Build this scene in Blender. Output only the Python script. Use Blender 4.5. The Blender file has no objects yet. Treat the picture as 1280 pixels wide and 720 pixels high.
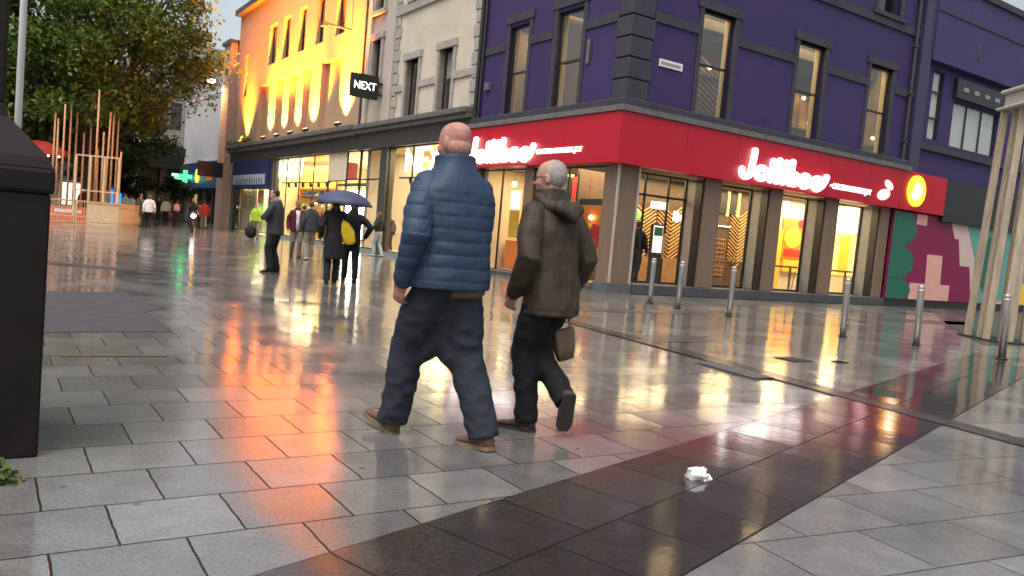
import bpy, bmesh, math, random
from mathutils import Vector, Matrix, noise
random.seed(7)
sc = bpy.context.scene
COL = sc.collection
R = math.radians
PI = math.pi

# ------------------------------------------------------------------ camera model (metres, camera 1.25 m above the paving)
CAM_H, FPX = 1.25, 1000.0
ROLL, PITCH = R(5.1087), R(3.704)
FWD = Vector((0, math.cos(PITCH), -math.sin(PITCH)))
_r0 = Vector((1, 0, 0)); _u0 = _r0.cross(FWD)
RIGHT = math.cos(ROLL)*_r0 + math.sin(ROLL)*_u0
UP = -math.sin(ROLL)*_r0 + math.cos(ROLL)*_u0
CPOS = Vector((0, 0, CAM_H))
def ray(px, py): return (px-640)/FPX*RIGHT - (py-360)/FPX*UP + FWD
def at(px, py, Y):
    d = ray(px, py); return CPOS + d*(Y/d.y)
def ground(px, py, z=0.0):
    d = ray(px, py); return CPOS + d*((z-CAM_H)/d.z)

# street grid: u runs along the restaurant's right front, v along the left shop fronts
ANG = R(33.5657)
K = Vector((2.4564, 20.7682, 0))
UU = Vector((math.cos(ANG), math.sin(ANG), 0)); VV = Vector((-math.sin(ANG), math.cos(ANG), 0))
def W(u, v, z=0.0): return K + UU*u + VV*v + Vector((0, 0, z))
def uv_of(p): q = Vector((p.x, p.y, 0)) - K; return q.dot(UU), q.dot(VV)

# ------------------------------------------------------------------ tagging
def tag(o, label=None, cat=None, group=None, kind=None):
    if label: o['label'] = label
    if cat: o['category'] = cat
    if group: o['group'] = group
    if kind: o['kind'] = kind
    return o
def empty(name, loc=(0, 0, 0), rz=0.0, label=None, cat=None, group=None):
    o = bpy.data.objects.new(name, None); COL.objects.link(o)
    o.location = loc; o.rotation_euler = (0, 0, rz); o.empty_display_size = 0.2
    return tag(o, label, cat, group)
def link_mesh(name, me, mat, parent=None, smooth=False):
    if mat is not None and len(me.materials) == 0: me.materials.append(mat)
    if smooth:
        for p in me.polygons: p.use_smooth = True
    o = bpy.data.objects.new(name, me); COL.objects.link(o)
    if parent is not None: o.parent = parent
    return o
def copy_tree(o, parent=None):
    c = o.copy(); COL.objects.link(c)
    if parent is not None: c.parent = parent
    for ch in list(o.children): copy_tree(ch, c)
    return c

# ------------------------------------------------------------------ mesh builder
class MB:
    def __init__(s, org=(0, 0, 0)):
        s.bm = bmesh.new(); s.org = Vector(org)
    def v(s, p): return s.bm.verts.new(Vector(p) - s.org)
    def face(s, pts):
        try: return s.bm.faces.new([s.v(p) for p in pts])
        except ValueError: return None
    def box(s, x0, x1, y0, y1, z0, z1):
        x0, x1 = min(x0, x1), max(x0, x1); y0, y1 = min(y0, y1), max(y0, y1); z0, z1 = min(z0, z1), max(z0, z1)
        a = [s.v(p) for p in ((x0,y0,z0),(x1,y0,z0),(x1,y1,z0),(x0,y1,z0),(x0,y0,z1),(x1,y0,z1),(x1,y1,z1),(x0,y1,z1))]
        for f in ((0,3,2,1),(4,5,6,7),(0,1,5,4),(1,2,6,5),(2,3,7,6),(3,0,4,7)): s.bm.faces.new([a[i] for i in f])
        return s
    def obox(s, c, ax, ay, az, hx, hy, hz):
        c = Vector(c); a = []
        for dz in (-1, 1):
            for dx, dy in ((-1,-1),(1,-1),(1,1),(-1,1)):
                a.append(s.v(c + ax*(dx*hx) + ay*(dy*hy) + az*(dz*hz)))
        for f in ((0,3,2,1),(4,5,6,7),(0,1,5,4),(1,2,6,5),(2,3,7,6),(3,0,4,7)): s.bm.faces.new([a[i] for i in f])
        return s
    def bar(s, p, q, w, h=None):
        p, q = Vector(p), Vector(q); h = h or w
        t = (q-p).normalized(); up = Vector((0,0,1)) if abs(t.z) < .95 else Vector((0,1,0))
        a = t.cross(up).normalized(); b = a.cross(t)
        return s.obox((p+q)/2, a, b, t, w/2, h/2, (q-p).length/2)
    def prism(s, pts, z0, z1):       # polygon in xy extruded in z
        lo = [s.v((x, y, z0)) for x, y in pts]; hi = [s.v((x, y, z1)) for x, y in pts]; n = len(pts)
        s.bm.faces.new(hi); s.bm.faces.new(lo[::-1])
        for i in range(n): s.bm.faces.new((lo[i], lo[(i+1) % n], hi[(i+1) % n], hi[i]))
        return s
    def slab(s, pts, d):             # 3-D polygon with a thickness vector d
        d = Vector(d); lo = [s.v(p) for p in pts]; hi = [s.v(Vector(p)+d) for p in pts]; n = len(pts)
        s.bm.faces.new(lo[::-1]); s.bm.faces.new(hi)
        for i in range(n): s.bm.faces.new((lo[i], lo[(i+1) % n], hi[(i+1) % n], hi[i]))
        return s
    def loft(s, rings, cap=True):
        rr = [[s.v(p) for p in r] for r in rings]; n = len(rr[0])
        for a, b in zip(rr, rr[1:]):
            for i in range(n): s.bm.faces.new((a[i], a[(i+1) % n], b[(i+1) % n], b[i]))
        if cap: s.bm.faces.new(rr[0][::-1]); s.bm.faces.new(rr[-1])
        return s
    def limb(s, pts, rad, n=14, sx=1.0, axis=None, round_caps=True):
        pts = [Vector(p) for p in pts]; rad = list(rad) if hasattr(rad, '__len__') else [rad]*len(pts)
        if round_caps:
            t0 = (pts[1]-pts[0]).normalized(); t1 = (pts[-1]-pts[-2]).normalized()
            P0 = []; R0 = []; P1 = []; R1 = []
            for k in (0.98, .75, .4):
                P0.append(pts[0]-t0*rad[0]*k); R0.append(rad[0]*math.sqrt(1-k*k))
                P1.insert(0, pts[-1]+t1*rad[-1]*k); R1.insert(0, rad[-1]*math.sqrt(1-k*k))
            pts = P0+pts+P1; rad = R0+rad+R1
        rings = []; e = Vector(axis) if axis is not None else None
        for i, p in enumerate(pts):
            t = (pts[min(i+1, len(pts)-1)] - pts[max(i-1, 0)]).normalized()
            if e is None: e = t.orthogonal()
            e1 = (e - t*e.dot(t))
            if e1.length < 1e-5: e1 = t.orthogonal()
            e1.normalize(); e2 = t.cross(e1); e = e1
            rings.append([p + e1*(math.cos(2*PI*k/n)*rad[i]*sx) + e2*(math.sin(2*PI*k/n)*rad[i]) for k in range(n)])
        return s.loft(rings)
    def cyl(s, p, q, r, r2=None, n=20): return s.limb([p, q], [r, r if r2 is None else r2], n=n, round_caps=False)
    def ell(s, c, rx, ry, rz, rot=None, n=16, m=10):
        c = Vector(c); rings = []
        for j in range(m+1):
            a = -PI/2*.985 + PI*.985*j/m
            rr = []
            for k in range(n):
                p = Vector((rx*math.cos(a)*math.cos(2*PI*k/n), ry*math.cos(a)*math.sin(2*PI*k/n), rz*math.sin(a)))
                rr.append(c + (rot @ p if rot else p))
            rings.append(rr)
        return s.loft(rings)
    def lathe(s, prof, c=(0, 0, 0), n=24):
        c = Vector(c)
        return s.loft([[c + Vector((r*math.cos(2*PI*k/n), r*math.sin(2*PI*k/n), z)) for k in range(n)] for r, z in prof])
    def f(s, F, s0, s1, d0, d1, z0, z1):        # box on a street front: along s, inward d
        return s.box(s0, s1, d0, d1, z0, z1) if F == 'R' else s.box(d0, d1, s0, s1, z0, z1)
    def fp(s, F, pts, d0, d1):                  # (s,z) outline on a front, from inward depth d0 to d1
        P = (lambda a, d, z: (a, d, z)) if F == 'R' else (lambda a, d, z: (d, a, z))
        lo = [P(a, d0, z) for a, z in pts]
        return s.slab(lo, Vector(P(0, d1, 0)) - Vector(P(0, d0, 0)))
    def wall(s, F, s0, s1, z0, z1, d0, d1, holes):
        S = sorted({s0, s1, *[h[0] for h in holes], *[h[1] for h in holes]}); S = [a for a in S if s0 <= a <= s1]
        for a, b in zip(S, S[1:]):
            zz = z0
            for h in sorted([h for h in holes if h[0] <= a+1e-6 and h[1] >= b-1e-6], key=lambda h: h[2]):
                if h[2] > zz: s.f(F, a, b, d0, d1, zz, h[2])
                zz = max(zz, h[3])
            if zz < z1: s.f(F, a, b, d0, d1, zz, z1)
        return s
    def mesh(s, name, fix=True):
        if fix: bmesh.ops.recalc_face_normals(s.bm, faces=s.bm.faces)
        me = bpy.data.meshes.new(name); s.bm.to_mesh(me); s.bm.free(); return me
    def build(s, name, mat, parent=None, smooth=False, bevel=0.0):
        o = link_mesh(name, s.mesh(name), mat, parent, smooth)
        if bevel:
            m = o.modifiers.new('bevel', 'BEVEL'); m.width = bevel; m.segments = 2; m.limit_method = 'ANGLE'
        return o

def remesh(bm_builder, voxel, smooth_it=6, name='m'):
    me = bm_builder.mesh(name)
    o = bpy.data.objects.new('tmp', me); COL.objects.link(o)
    m = o.modifiers.new('r', 'REMESH'); m.mode = 'VOXEL'; m.voxel_size = voxel
    if smooth_it:
        m2 = o.modifiers.new('s', 'SMOOTH'); m2.factor = .5; m2.iterations = smooth_it
    dg = bpy.context.evaluated_depsgraph_get()
    out = bpy.data.meshes.new_from_object(o.evaluated_get(dg))
    bpy.data.objects.remove(o); bpy.data.meshes.remove(me)
    out.name = name
    return out
def displace(me, fn):
    ns = [v.normal.copy() for v in me.vertices]
    for v, nn in zip(me.vertices, ns): v.co = v.co + nn*fn(v.co, nn)
    me.update()

# ------------------------------------------------------------------ materials
def nt(name):
    m = bpy.data.materials.new(name); m.use_nodes = True
    n = m.node_tree; b = n.nodes['Principled BSDF']; return m, n, b
def N(n, t, **kw):
    x = n.nodes.new(t)
    for k, v in kw.items(): setattr(x, k, v)
    return x
def mat(name, col, rough=.6, var=.12, scale=4.0, metal=0.0, bump=.0, bscale=40.0, emis=None, estr=0.0, spec=.5, coat=0.0, streak=False, wet=0.0):
    m, n, b = nt(name); L = n.links
    tc = N(n, 'ShaderNodeTexCoord'); mp = N(n, 'ShaderNodeMapping')
    L.new(tc.outputs['Object'], mp.inputs['Vector'])
    if streak: mp.inputs['Scale'].default_value = (3, 3, .35)
    no = N(n, 'ShaderNodeTexNoise'); no.inputs['Scale'].default_value = scale; no.inputs['Detail'].default_value = 6; no.inputs['Roughness'].default_value = .65
    L.new(mp.outputs[0], no.inputs['Vector'])
    mx = N(n, 'ShaderNodeMix', data_type='RGBA')
    lo = tuple(max(0, c*(1-var)) for c in col); hi = tuple(min(1, c*(1+var)) for c in col)
    rp = N(n, 'ShaderNodeMapRange'); rp.inputs[1].default_value = .3; rp.inputs[2].default_value = .7
    L.new(no.outputs['Fac'], rp.inputs[0]); L.new(rp.outputs[0], mx.inputs[0])
    mx.inputs[6].default_value = (*lo, 1); mx.inputs[7].default_value = (*hi, 1)
    L.new(mx.outputs[2], b.inputs['Base Color'])
    b.inputs['Roughness'].default_value = rough; b.inputs['Metallic'].default_value = metal
    b.inputs['Specular IOR Level'].default_value = spec
    b.inputs['Coat Weight'].default_value = coat
    if bump:
        n2 = N(n, 'ShaderNodeTexNoise'); n2.inputs['Scale'].default_value = bscale; n2.inputs['Detail'].default_value = 5
        L.new(tc.outputs['Object'], n2.inputs['Vector'])
        bp = N(n, 'ShaderNodeBump'); bp.inputs['Strength'].default_value = bump; bp.inputs['Distance'].default_value = .02
        L.new(n2.outputs['Fac'], bp.inputs['Height']); L.new(bp.outputs[0], b.inputs['Normal'])
    if emis:
        b.inputs['Emission Color'].default_value = (*emis, 1); b.inputs['Emission Strength'].default_value = estr
    return m
def glow(name, col, strength):
    m, n, b = nt(name)
    b.inputs['Base Color'].default_value = (*[c*.6 for c in col], 1)
    b.inputs['Emission Color'].default_value = (*col, 1); b.inputs['Emission Strength'].default_value = strength
    b.inputs['Roughness'].default_value = .4
    return m
def glass_mat(name, tint=(.93, .95, .94), refl=1.0):
    m = bpy.data.materials.new(name); m.use_nodes = True; n = m.node_tree; n.nodes.clear(); L = n.links
    o = N(n, 'ShaderNodeOutputMaterial'); mx = N(n, 'ShaderNodeMixShader')
    tr = N(n, 'ShaderNodeBsdfTransparent'); tr.inputs[0].default_value = (*tint, 1)
    gl = N(n, 'ShaderNodeBsdfGlossy'); gl.inputs['Roughness'].default_value = .03
    lw_ = N(n, 'ShaderNodeLayerWeight'); lw_.inputs[0].default_value = .5      # facing term, the same from both sides of the pane
    pw = N(n, 'ShaderNodeMath', operation='POWER'); pw.inputs[1].default_value = 5.0; L.new(lw_.outputs['Facing'], pw.inputs[0])
    mu = N(n, 'ShaderNodeMath', operation='MULTIPLY_ADD'); mu.inputs[1].default_value = .9; mu.inputs[2].default_value = .045*refl
    L.new(pw.outputs[0], mu.inputs[0]); L.new(mu.outputs[0], mx.inputs[0]); L.new(tr.outputs[0], mx.inputs[1]); L.new(gl.outputs[0], mx.inputs[2])
    L.new(mx.outputs[0], o.inputs[0]); return m

def wet_paving(name, c1, c2, joint, bw, rh, ang, offset=.5, rough=(.38, .62), mortar=.005, coat=1.0, coat_rough=.10, grain=.25, bumpd=.004, squash=1.0, tilt=.012, patch=.5, coat_ior=1.40):
    """Wet stone slabs: brick pattern, stains, a thin water film whose gloss changes from place to place."""
    m, n, b = nt(name); L = n.links
    tc = N(n, 'ShaderNodeTexCoord'); mp = N(n, 'ShaderNodeMapping'); mp.inputs['Rotation'].default_value = (0, 0, -ang)
    L.new(tc.outputs['Object'], mp.inputs['Vector'])
    br = N(n, 'ShaderNodeTexBrick'); br.offset = offset; br.squash = squash
    br.inputs['Scale'].default_value = 1; br.inputs['Brick Width'].default_value = bw; br.inputs['Row Height'].default_value = rh
    br.inputs['Mortar Size'].default_value = mortar; br.inputs['Mortar Smooth'].default_value = .25; br.inputs['Bias'].default_value = 0
    br.inputs['Color1'].default_value = (0, 0, 0, 1); br.inputs['Color2'].default_value = (1, 1, 1, 1); br.inputs['Mortar'].default_value = (.5, .5, .5, 1)
    dn = N(n, 'ShaderNodeTexNoise'); dn.inputs['Scale'].default_value = 9; dn.inputs['Detail'].default_value = 4; L.new(tc.outputs['Object'], dn.inputs['Vector'])
    ds = N(n, 'ShaderNodeVectorMath', operation='SUBTRACT'); L.new(dn.outputs['Color'], ds.inputs[0]); ds.inputs[1].default_value = (.5, .5, .5)
    dm = N(n, 'ShaderNodeVectorMath', operation='MULTIPLY_ADD'); L.new(ds.outputs[0], dm.inputs[0]); dm.inputs[1].default_value = (.014, .014, 0); L.new(mp.outputs[0], dm.inputs[2])
    L.new(dm.outputs[0], br.inputs['Vector'])
    sep = N(n, 'ShaderNodeSeparateColor'); L.new(br.outputs['Color'], sep.inputs[0])
    big = N(n, 'ShaderNodeTexNoise'); big.inputs['Scale'].default_value = .7; big.inputs['Detail'].default_value = 5; big.inputs['Roughness'].default_value = .6
    fine = N(n, 'ShaderNodeTexNoise'); fine.inputs['Scale'].default_value = 60; fine.inputs['Detail'].default_value = 4; fine.inputs['Roughness'].default_value = .8
    mid = N(n, 'ShaderNodeTexNoise'); mid.inputs['Scale'].default_value = 6; mid.inputs['Detail'].default_value = 6; mid.inputs['Roughness'].default_value = .7
    for q in (big, fine, mid): L.new(tc.outputs['Object'], q.inputs['Vector'])
    # slab tone
    mx = N(n, 'ShaderNodeMix', data_type='RGBA'); mx.inputs[6].default_value = (*c1, 1); mx.inputs[7].default_value = (*c2, 1)
    L.new(sep.outputs[0], mx.inputs[0])
    def mul(src, node_out, lo, hi, a=.3, c=.7):
        r = N(n, 'ShaderNodeMapRange'); r.inputs[1].default_value = a; r.inputs[2].default_value = c; r.inputs[3].default_value = lo; r.inputs[4].default_value = hi
        L.new(node_out, r.inputs[0])
        v = N(n, 'ShaderNodeVectorMath', operation='SCALE'); L.new(src, v.inputs[0]); L.new(r.outputs[0], v.inputs['Scale']); return v.outputs[0]
    c = mul(mx.outputs[2], big.outputs['Fac'], 1-patch*.5, 1+patch*.4)
    c = mul(c, mid.outputs['Fac'], .8, 1.2)
    c = mul(c, fine.outputs['Fac'], 1-grain, 1+grain)
    # trodden-in gum and grime spots
    vo = N(n, 'ShaderNodeTexVoronoi'); vo.inputs['Scale'].default_value = 2.3; vo.inputs['Randomness'].default_value = 1; L.new(tc.outputs['Object'], vo.inputs['Vector'])
    vr = N(n, 'ShaderNodeMapRange'); vr.inputs[1].default_value = .028; vr.inputs[2].default_value = .050; vr.inputs[3].default_value = .45; vr.inputs[4].default_value = 1; L.new(vo.outputs['Distance'], vr.inputs[0])
    vs_ = N(n, 'ShaderNodeVectorMath', operation='SCALE'); L.new(c, vs_.inputs[0]); L.new(vr.outputs[0], vs_.inputs['Scale']); c = vs_.outputs[0]
    jm = N(n, 'ShaderNodeMix', data_type='RGBA'); L.new(br.outputs['Fac'], jm.inputs[0]); L.new(c, jm.inputs[6]); jm.inputs[7].default_value = (*joint, 1)
    L.new(jm.outputs[2], b.inputs['Base Color'])
    ro = N(n, 'ShaderNodeMapRange'); ro.inputs[1].default_value = .3; ro.inputs[2].default_value = .72; ro.inputs[3].default_value = rough[0]; ro.inputs[4].default_value = rough[1]
    L.new(mid.outputs['Fac'], ro.inputs[0]); L.new(ro.outputs[0], b.inputs['Roughness'])
    cr = N(n, 'ShaderNodeMapRange'); cr.inputs[1].default_value = .35; cr.inputs[2].default_value = .68; cr.inputs[3].default_value = coat_rough*.6; cr.inputs[4].default_value = coat_rough*1.7
    L.new(big.outputs['Fac'], cr.inputs[0]); L.new(cr.outputs[0], b.inputs['Coat Roughness'])
    cw = N(n, 'ShaderNodeMath', operation='MULTIPLY_ADD'); cw.inputs[1].default_value = -coat*.85; cw.inputs[2].default_value = coat
    L.new(br.outputs['Fac'], cw.inputs[0]); L.new(cw.outputs[0], b.inputs['Coat Weight'])
    b.inputs['Coat IOR'].default_value = coat_ior; b.inputs['Specular IOR Level'].default_value = .08
    # relief: joints, grain, gentle waviness and each slab a hair out of level
    h1 = N(n, 'ShaderNodeMath', operation='MULTIPLY'); h1.inputs[1].default_value = -1.0; L.new(br.outputs['Fac'], h1.inputs[0])
    h2 = N(n, 'ShaderNodeMath', operation='MULTIPLY_ADD'); h2.inputs[1].default_value = .75; L.new(fine.outputs['Fac'], h2.inputs[0]); L.new(h1.outputs[0], h2.inputs[2])
    h3 = N(n, 'ShaderNodeMath', operation='MULTIPLY_ADD'); h3.inputs[1].default_value = .25; L.new(mid.outputs['Fac'], h3.inputs[0]); L.new(h2.outputs[0], h3.inputs[2])
    bp = N(n, 'ShaderNodeBump'); bp.inputs['Strength'].default_value = .5; bp.inputs['Distance'].default_value = bumpd
    L.new(h3.outputs[0], bp.inputs['Height'])
    wn = N(n, 'ShaderNodeTexWhiteNoise', noise_dimensions='1D'); L.new(sep.outputs[0], wn.inputs['W'])
    sub = N(n, 'ShaderNodeVectorMath', operation='SUBTRACT'); L.new(wn.outputs['Color'], sub.inputs[0]); sub.inputs[1].default_value = (.5, .5, .5)
    scl = N(n, 'ShaderNodeVectorMath', operation='SCALE'); L.new(sub.outputs[0], scl.inputs[0]); scl.inputs['Scale'].default_value = tilt
    ad = N(n, 'ShaderNodeVectorMath', operation='ADD'); L.new(bp.outputs[0], ad.inputs[0]); L.new(scl.outputs[0], ad.inputs[1])
    nz = N(n, 'ShaderNodeVectorMath', operation='NORMALIZE'); L.new(ad.outputs[0], nz.inputs[0])
    L.new(nz.outputs[0], b.inputs['Normal'])
    # the water film over the grain is smoother than the stone: only joints, slow ripples and slab tilt
    w1 = N(n, 'ShaderNodeMath', operation='MULTIPLY_ADD'); w1.inputs[1].default_value = .55; L.new(mid.outputs['Fac'], w1.inputs[0]); L.new(h1.outputs[0], w1.inputs[2])
    wb = N(n, 'ShaderNodeBump'); wb.inputs['Strength'].default_value = .35; wb.inputs['Distance'].default_value = bumpd; L.new(w1.outputs[0], wb.inputs['Height'])
    wa = N(n, 'ShaderNodeVectorMath', operation='ADD'); L.new(wb.outputs[0], wa.inputs[0]); L.new(scl.outputs[0], wa.inputs[1])
    wz = N(n, 'ShaderNodeVectorMath', operation='NORMALIZE'); L.new(wa.outputs[0], wz.inputs[0]); L.new(wz.outputs[0], b.inputs['Coat Normal'])
    return m

M = {}
M['purple'] = mat('purple_render', (.048, .031, .110), .62, .10, .6, bump=.12, spec=.25)
M['trim'] = mat('dark_grey_paint', (.040, .035, .050), .6, .25, 2.5, bump=.12)
M['red_dark'] = mat('red_joint', (.16, .001, .006), .5, .1, 2); M['upper_int'] = mat('upper_brown_wall', (.26, .19, .12), .7, .3, 1.2)
M['trim_light'] = mat('weathered_grey_ledge', (.13, .125, .12), .6, .25, 3)
M['red'] = mat('red_fascia', (.47, .001, .016), .42, .06, .8)
M['cream'] = mat('cream_render', (.58, .51, .40), .75, .12, .9, bump=.2)
M['cream_trim'] = mat('grey_stone_trim', (.36, .33, .29), .75, .2, 3, bump=.2)
M['beige'] = mat('beige_render', (.48, .41, .35), .75, .12, 1.0, bump=.2)
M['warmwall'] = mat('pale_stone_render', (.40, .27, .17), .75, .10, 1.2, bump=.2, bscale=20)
M['shopdark'] = mat('dark_bronze_fascia', (.05, .046, .042), .5, .25, 2)
M['lead'] = mat('weathered_lead', (.13, .12, .11), .6, .3, 3, bump=.2)
M['white'] = mat('white_paint', (.75, .75, .73), .5, .08, 3)
M['blind'] = mat('white_blind', (.72, .71, .70), .7, .06, 3)
M['blackp'] = mat('black_paint', (.018, .018, .02), .4, .2, 3)
M['tan'] = mat('tan_cladding', (.19, .125, .082), .5, .16, 4, streak=True)
M['steel'] = mat('brushed_steel', (.50, .47, .44), .33, .1, 10, metal=.85)
M['steel_edge'] = mat('pale_metal_edge', (.55, .48, .42), .4, .1, 5, metal=.3)
M['grey_panel'] = mat('grey_stone_panel', (.24, .24, .25), .45, .18, 3)
M['glass'] = glass_mat('shop_glass'); M['glass_dark'] = glass_mat('upper_window_glass', (.84, .86, .86), 2.2)
M['wood'] = mat('warm_wood', (.38, .21, .09), .5, .25, 5)
M['wood_dark'] = mat('dark_wood', (.085, .05, .028), .5, .25, 5)
M['int_warm'] = mat('interior_warm_wall', (.58, .42, .24), .7, .1, 2)
M['int_floor'] = mat('interior_floor', (.28, .23, .18), .35, .15, 3)
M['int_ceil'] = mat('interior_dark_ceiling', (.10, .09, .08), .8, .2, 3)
M['int_cream'] = mat('interior_cream_wall', (.70, .60, .42), .7, .08, 2)
M['int_yellow'] = mat('yellow_display_wall', (.74, .44, .09), .7, .12, 1)
M['orange_p'] = mat('orange_print', (.85, .22, .02), .5, .1, 2)
M['yellow_p'] = mat('yellow_print', (.85, .52, .04), .5, .1, 2)
M['red_p'] = mat('red_print', (.60, .02, .02), .5, .1, 2)
M['sign_white'] = glow('lit_white_letters', (1, .94, .91), 2.6); M['sign_small'] = glow('lit_small_letters', (1, .92, .90), 1.8); M['next_white'] = glow('lit_shop_letters', (1, .95, .86), 2.4)
M['sign_warm'] = glow('lit_warm_letters', (1, .93, .78), 4.0)
M['lamp_warm'] = glow('lit_warm_lamp', (1, .72, .32), 9.0)
M['lamp_white'] = glow('lit_white_lamp', (1, .95, .86), 10.0)
M['menu_white'] = glow('lit_white_screen', (1, .93, .78), 1.15)
M['menu_yellow'] = glow('lit_yellow_screen', (1, .70, .22), .9)
M['roundel'] = glow('lit_orange_roundel', (1, .42, .02), 2.2)
M['pinkglow'] = glow('lit_pale_pink', (1, .55, .55), 1.7)
M['greenglow'] = glow('lit_green_cross', (.06, 1, .30), 1.5)
M['greenwhite'] = glow('lit_pale_green', (.40, 1, .62), 1.3)
M['maroon_p'] = mat('maroon_banner', (.22, .02, .015), .6, .1, 2); M['navy'] = mat('navy_fascia', (.018, .03, .12), .4, .15, 2)
M['blue'] = mat('blue_fascia', (.02, .05, .30), .4, .15, 2)
M['ribs'] = mat('white_ribbed_cladding', (.66, .66, .68), .6, .08, 2)
M['farwall'] = mat('grey_upper_wall', (.36, .35, .35), .8, .15, 1)
M['brown'] = mat('brown_shopfront', (.11, .075, .055), .6, .25, 2)
M['pinkbrick'] = mat('pinkish_brick', (.54, .35, .29), .8, .2, 6)
M['slate'] = mat('dark_slate', (.06, .06, .065), .6, .25, 3)
M['green_m'] = mat('mural_green', (.015, .13, .085), .5, .1, 2); M['magenta_m'] = mat('mural_magenta', (.21, .006, .058), .5, .1, 2)
M['pink_m'] = mat('mural_pink', (.72, .38, .31), .5, .08, 2); M['teal_m'] = mat('mural_teal', (.11, .34, .27), .5, .1, 2); M['palepink_m'] = mat('mural_pale_pink', (.62, .46, .40), .5, .08, 2)
M['column'] = mat('dark_brown_iron', (.011, .008, .0075), .62, .25, 5, bump=.06, spec=.22)
M['pole_wood'] = mat('weathered_timber', (.36, .29, .21), .6, .28, 6, bump=.3, streak=True)
M['cap_stone'] = mat('pale_concrete', (.48, .45, .41), .7, .15, 5)
M['orange_pole'] = mat('orange_lit_timber', (.55, .30, .15), .6, .2, 5)  # warm orange light on the poles is put into this timber colour
M['barrier'] = mat('cream_metal_barrier', (.62, .45, .28), .5, .15, 5)
M['orange_pl'] = mat('orange_plastic', (.60, .13, .05), .5, .2, 4)
M['redcanopy'] = mat('red_canopy', (.55, .06, .03), .6, .2, 3)
M['bark'] = mat('bark', (.07, .055, .04), .9, .3, 8, bump=.5)
M['grass'] = mat('grass_green', (.05, .11, .02), .7, .35, 9)
M['grate'] = mat('worn_grate_iron', (.17, .165, .16), .5, .35, 40, bump=.3, metal=.3); M['pier_stone'] = mat('pier_base_stone', (.10, .098, .095), .6, .25, 6)
M['paper'] = mat('white_paper_cup', (.78, .74, .72), .6, .06, 20)
M['iron'] = mat('cast_iron', (.035, .033, .032), .35, .3, 30, bump=.4, metal=.4)
M['tyre'] = mat('black_rubber', (.015, .015, .015), .7, .2, 5)
M['yline'] = mat('worn_yellow_line', (.20, .175, .095), .35, .6, 26, coat=1.0)
M['asphalt'] = mat('wet_asphalt', (.072, .068, .073), .85, .15, 7, bump=.3, bscale=160, spec=.15)
# ================================================================== ground
def sheet(name, pts, z, m):
    mb = MB(); mb.face([(x, y, z) for x, y in pts]); o = mb.build(name, m); return tag(o, kind='structure')
M['slabs'] = wet_paving('wet_grey_slabs', (.122, .119, .115), (.198, .192, .184), (.013, .016, .014), .455, .445, ANG, mortar=.0055, patch=.7, coat_ior=1.85, grain=.38, coat_rough=.105, tilt=.014)
M['slabs2'] = wet_paving('wet_grey_slabs_turned', (.130, .127, .122), (.200, .194, .186), (.026, .027, .025), .64, .43, R(26.2), mortar=.0045, coat_rough=.12, coat_ior=1.6, patch=.7, tilt=.009)
M['granite'] = wet_paving('dark_wet_granite', (.026, .022, .020), (.046, .038, .034), (.006, .0055, .005), .50, .50, R(50.9), mortar=.006, coat_rough=.075, coat_ior=1.62, grain=.5, rough=(.3, .5), patch=.5)
M['channel'] = wet_paving('drain_setts', (.038, .036, .035), (.062, .057, .055), (.02, .018, .017), .26, .13, R(-63.7), mortar=.008, coat_rough=.13, grain=.3, coat=.7)
M['dark_slabs'] = wet_paving('dark_grey_slabs', (.060, .057, .057), (.085, .080, .080), (.025, .022, .022), .455, .445, ANG, mortar=.006, coat_rough=.16, coat=.45, rough=(.3, .5))
S = 420
sheet('ground', [(-S, -S), (S, -S), (S, S), (-S, S)], 0.0, M['slabs'])
bd = Vector((math.cos(R(50.9)), math.sin(R(50.9)))); bn = Vector((-bd.y, bd.x))
b0 = Vector((0.53, 4.32)) - bd*6.5; b1 = Vector((0.53, 4.32)) + bd*11.6
w_ = 1.0
sheet('side_paving', [tuple(b0-bn*w_), (30, -8), (30, 8.4), tuple(b1-bn*w_)], .004, M['slabs2'])
# granite: put the pattern's rows along the band edge
g_ = M['granite'].node_tree; mpn = [x for x in g_.nodes if x.type == 'MAPPING'][0]
_e = Vector((0.53, 4.32)); _rot = Matrix.Rotation(-R(50.9), 2) @ _e
mpn.inputs['Location'].default_value = (0.1, -_rot.y, 0)
sheet('granite_band', [tuple(b0), tuple(b0-bn*w_), tuple(b1-bn*w_), tuple(b1)], .008, M['granite'])
cd = (Vector((4.06, 6.13)) - Vector((1.43, 11.45))).normalized(); cn = Vector((-cd.y, cd.x))
c0 = Vector((1.43, 11.45)) - cd*1.4; c1 = Vector((4.06, 6.13)) + cd*6
sheet('drain_channel', [tuple(c0-cn*.15), tuple(c1-cn*.15), tuple(c1+cn*.15), tuple(c0+cn*.15)], .012, M['channel'])
# patch of dry looking tarmac with toothed edge on the left
P = [ground(-60, 362), ground(158, 366), ground(163, 371), ground(188, 374), ground(178, 379), ground(202, 386), ground(180, 391), ground(196, 397), ground(216, 415), ground(-60, 416)]
sheet('tarmac_patch', [(p.x, p.y) for p in P], .004, M['asphalt'])
P = [ground(55, 326), ground(170, 337), ground(172, 340), ground(55, 330)]
sheet('drain_line', [(p.x, p.y) for p in P], .004, M['dark_slabs'])
P = [ground(75, 443.2), ground(208, 444.0), ground(208, 446.2), ground(75, 446.0)]
sheet('yellow_line', [(p.x, p.y) for p in P], .006, M['yline'])
P = [ground(1262, 452), ground(1330, 462), ground(1330, 466), ground(1270, 459)]
sheet('yellow_kerb_line', [(p.x, p.y) for p in P], .010, M['yline'])
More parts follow.
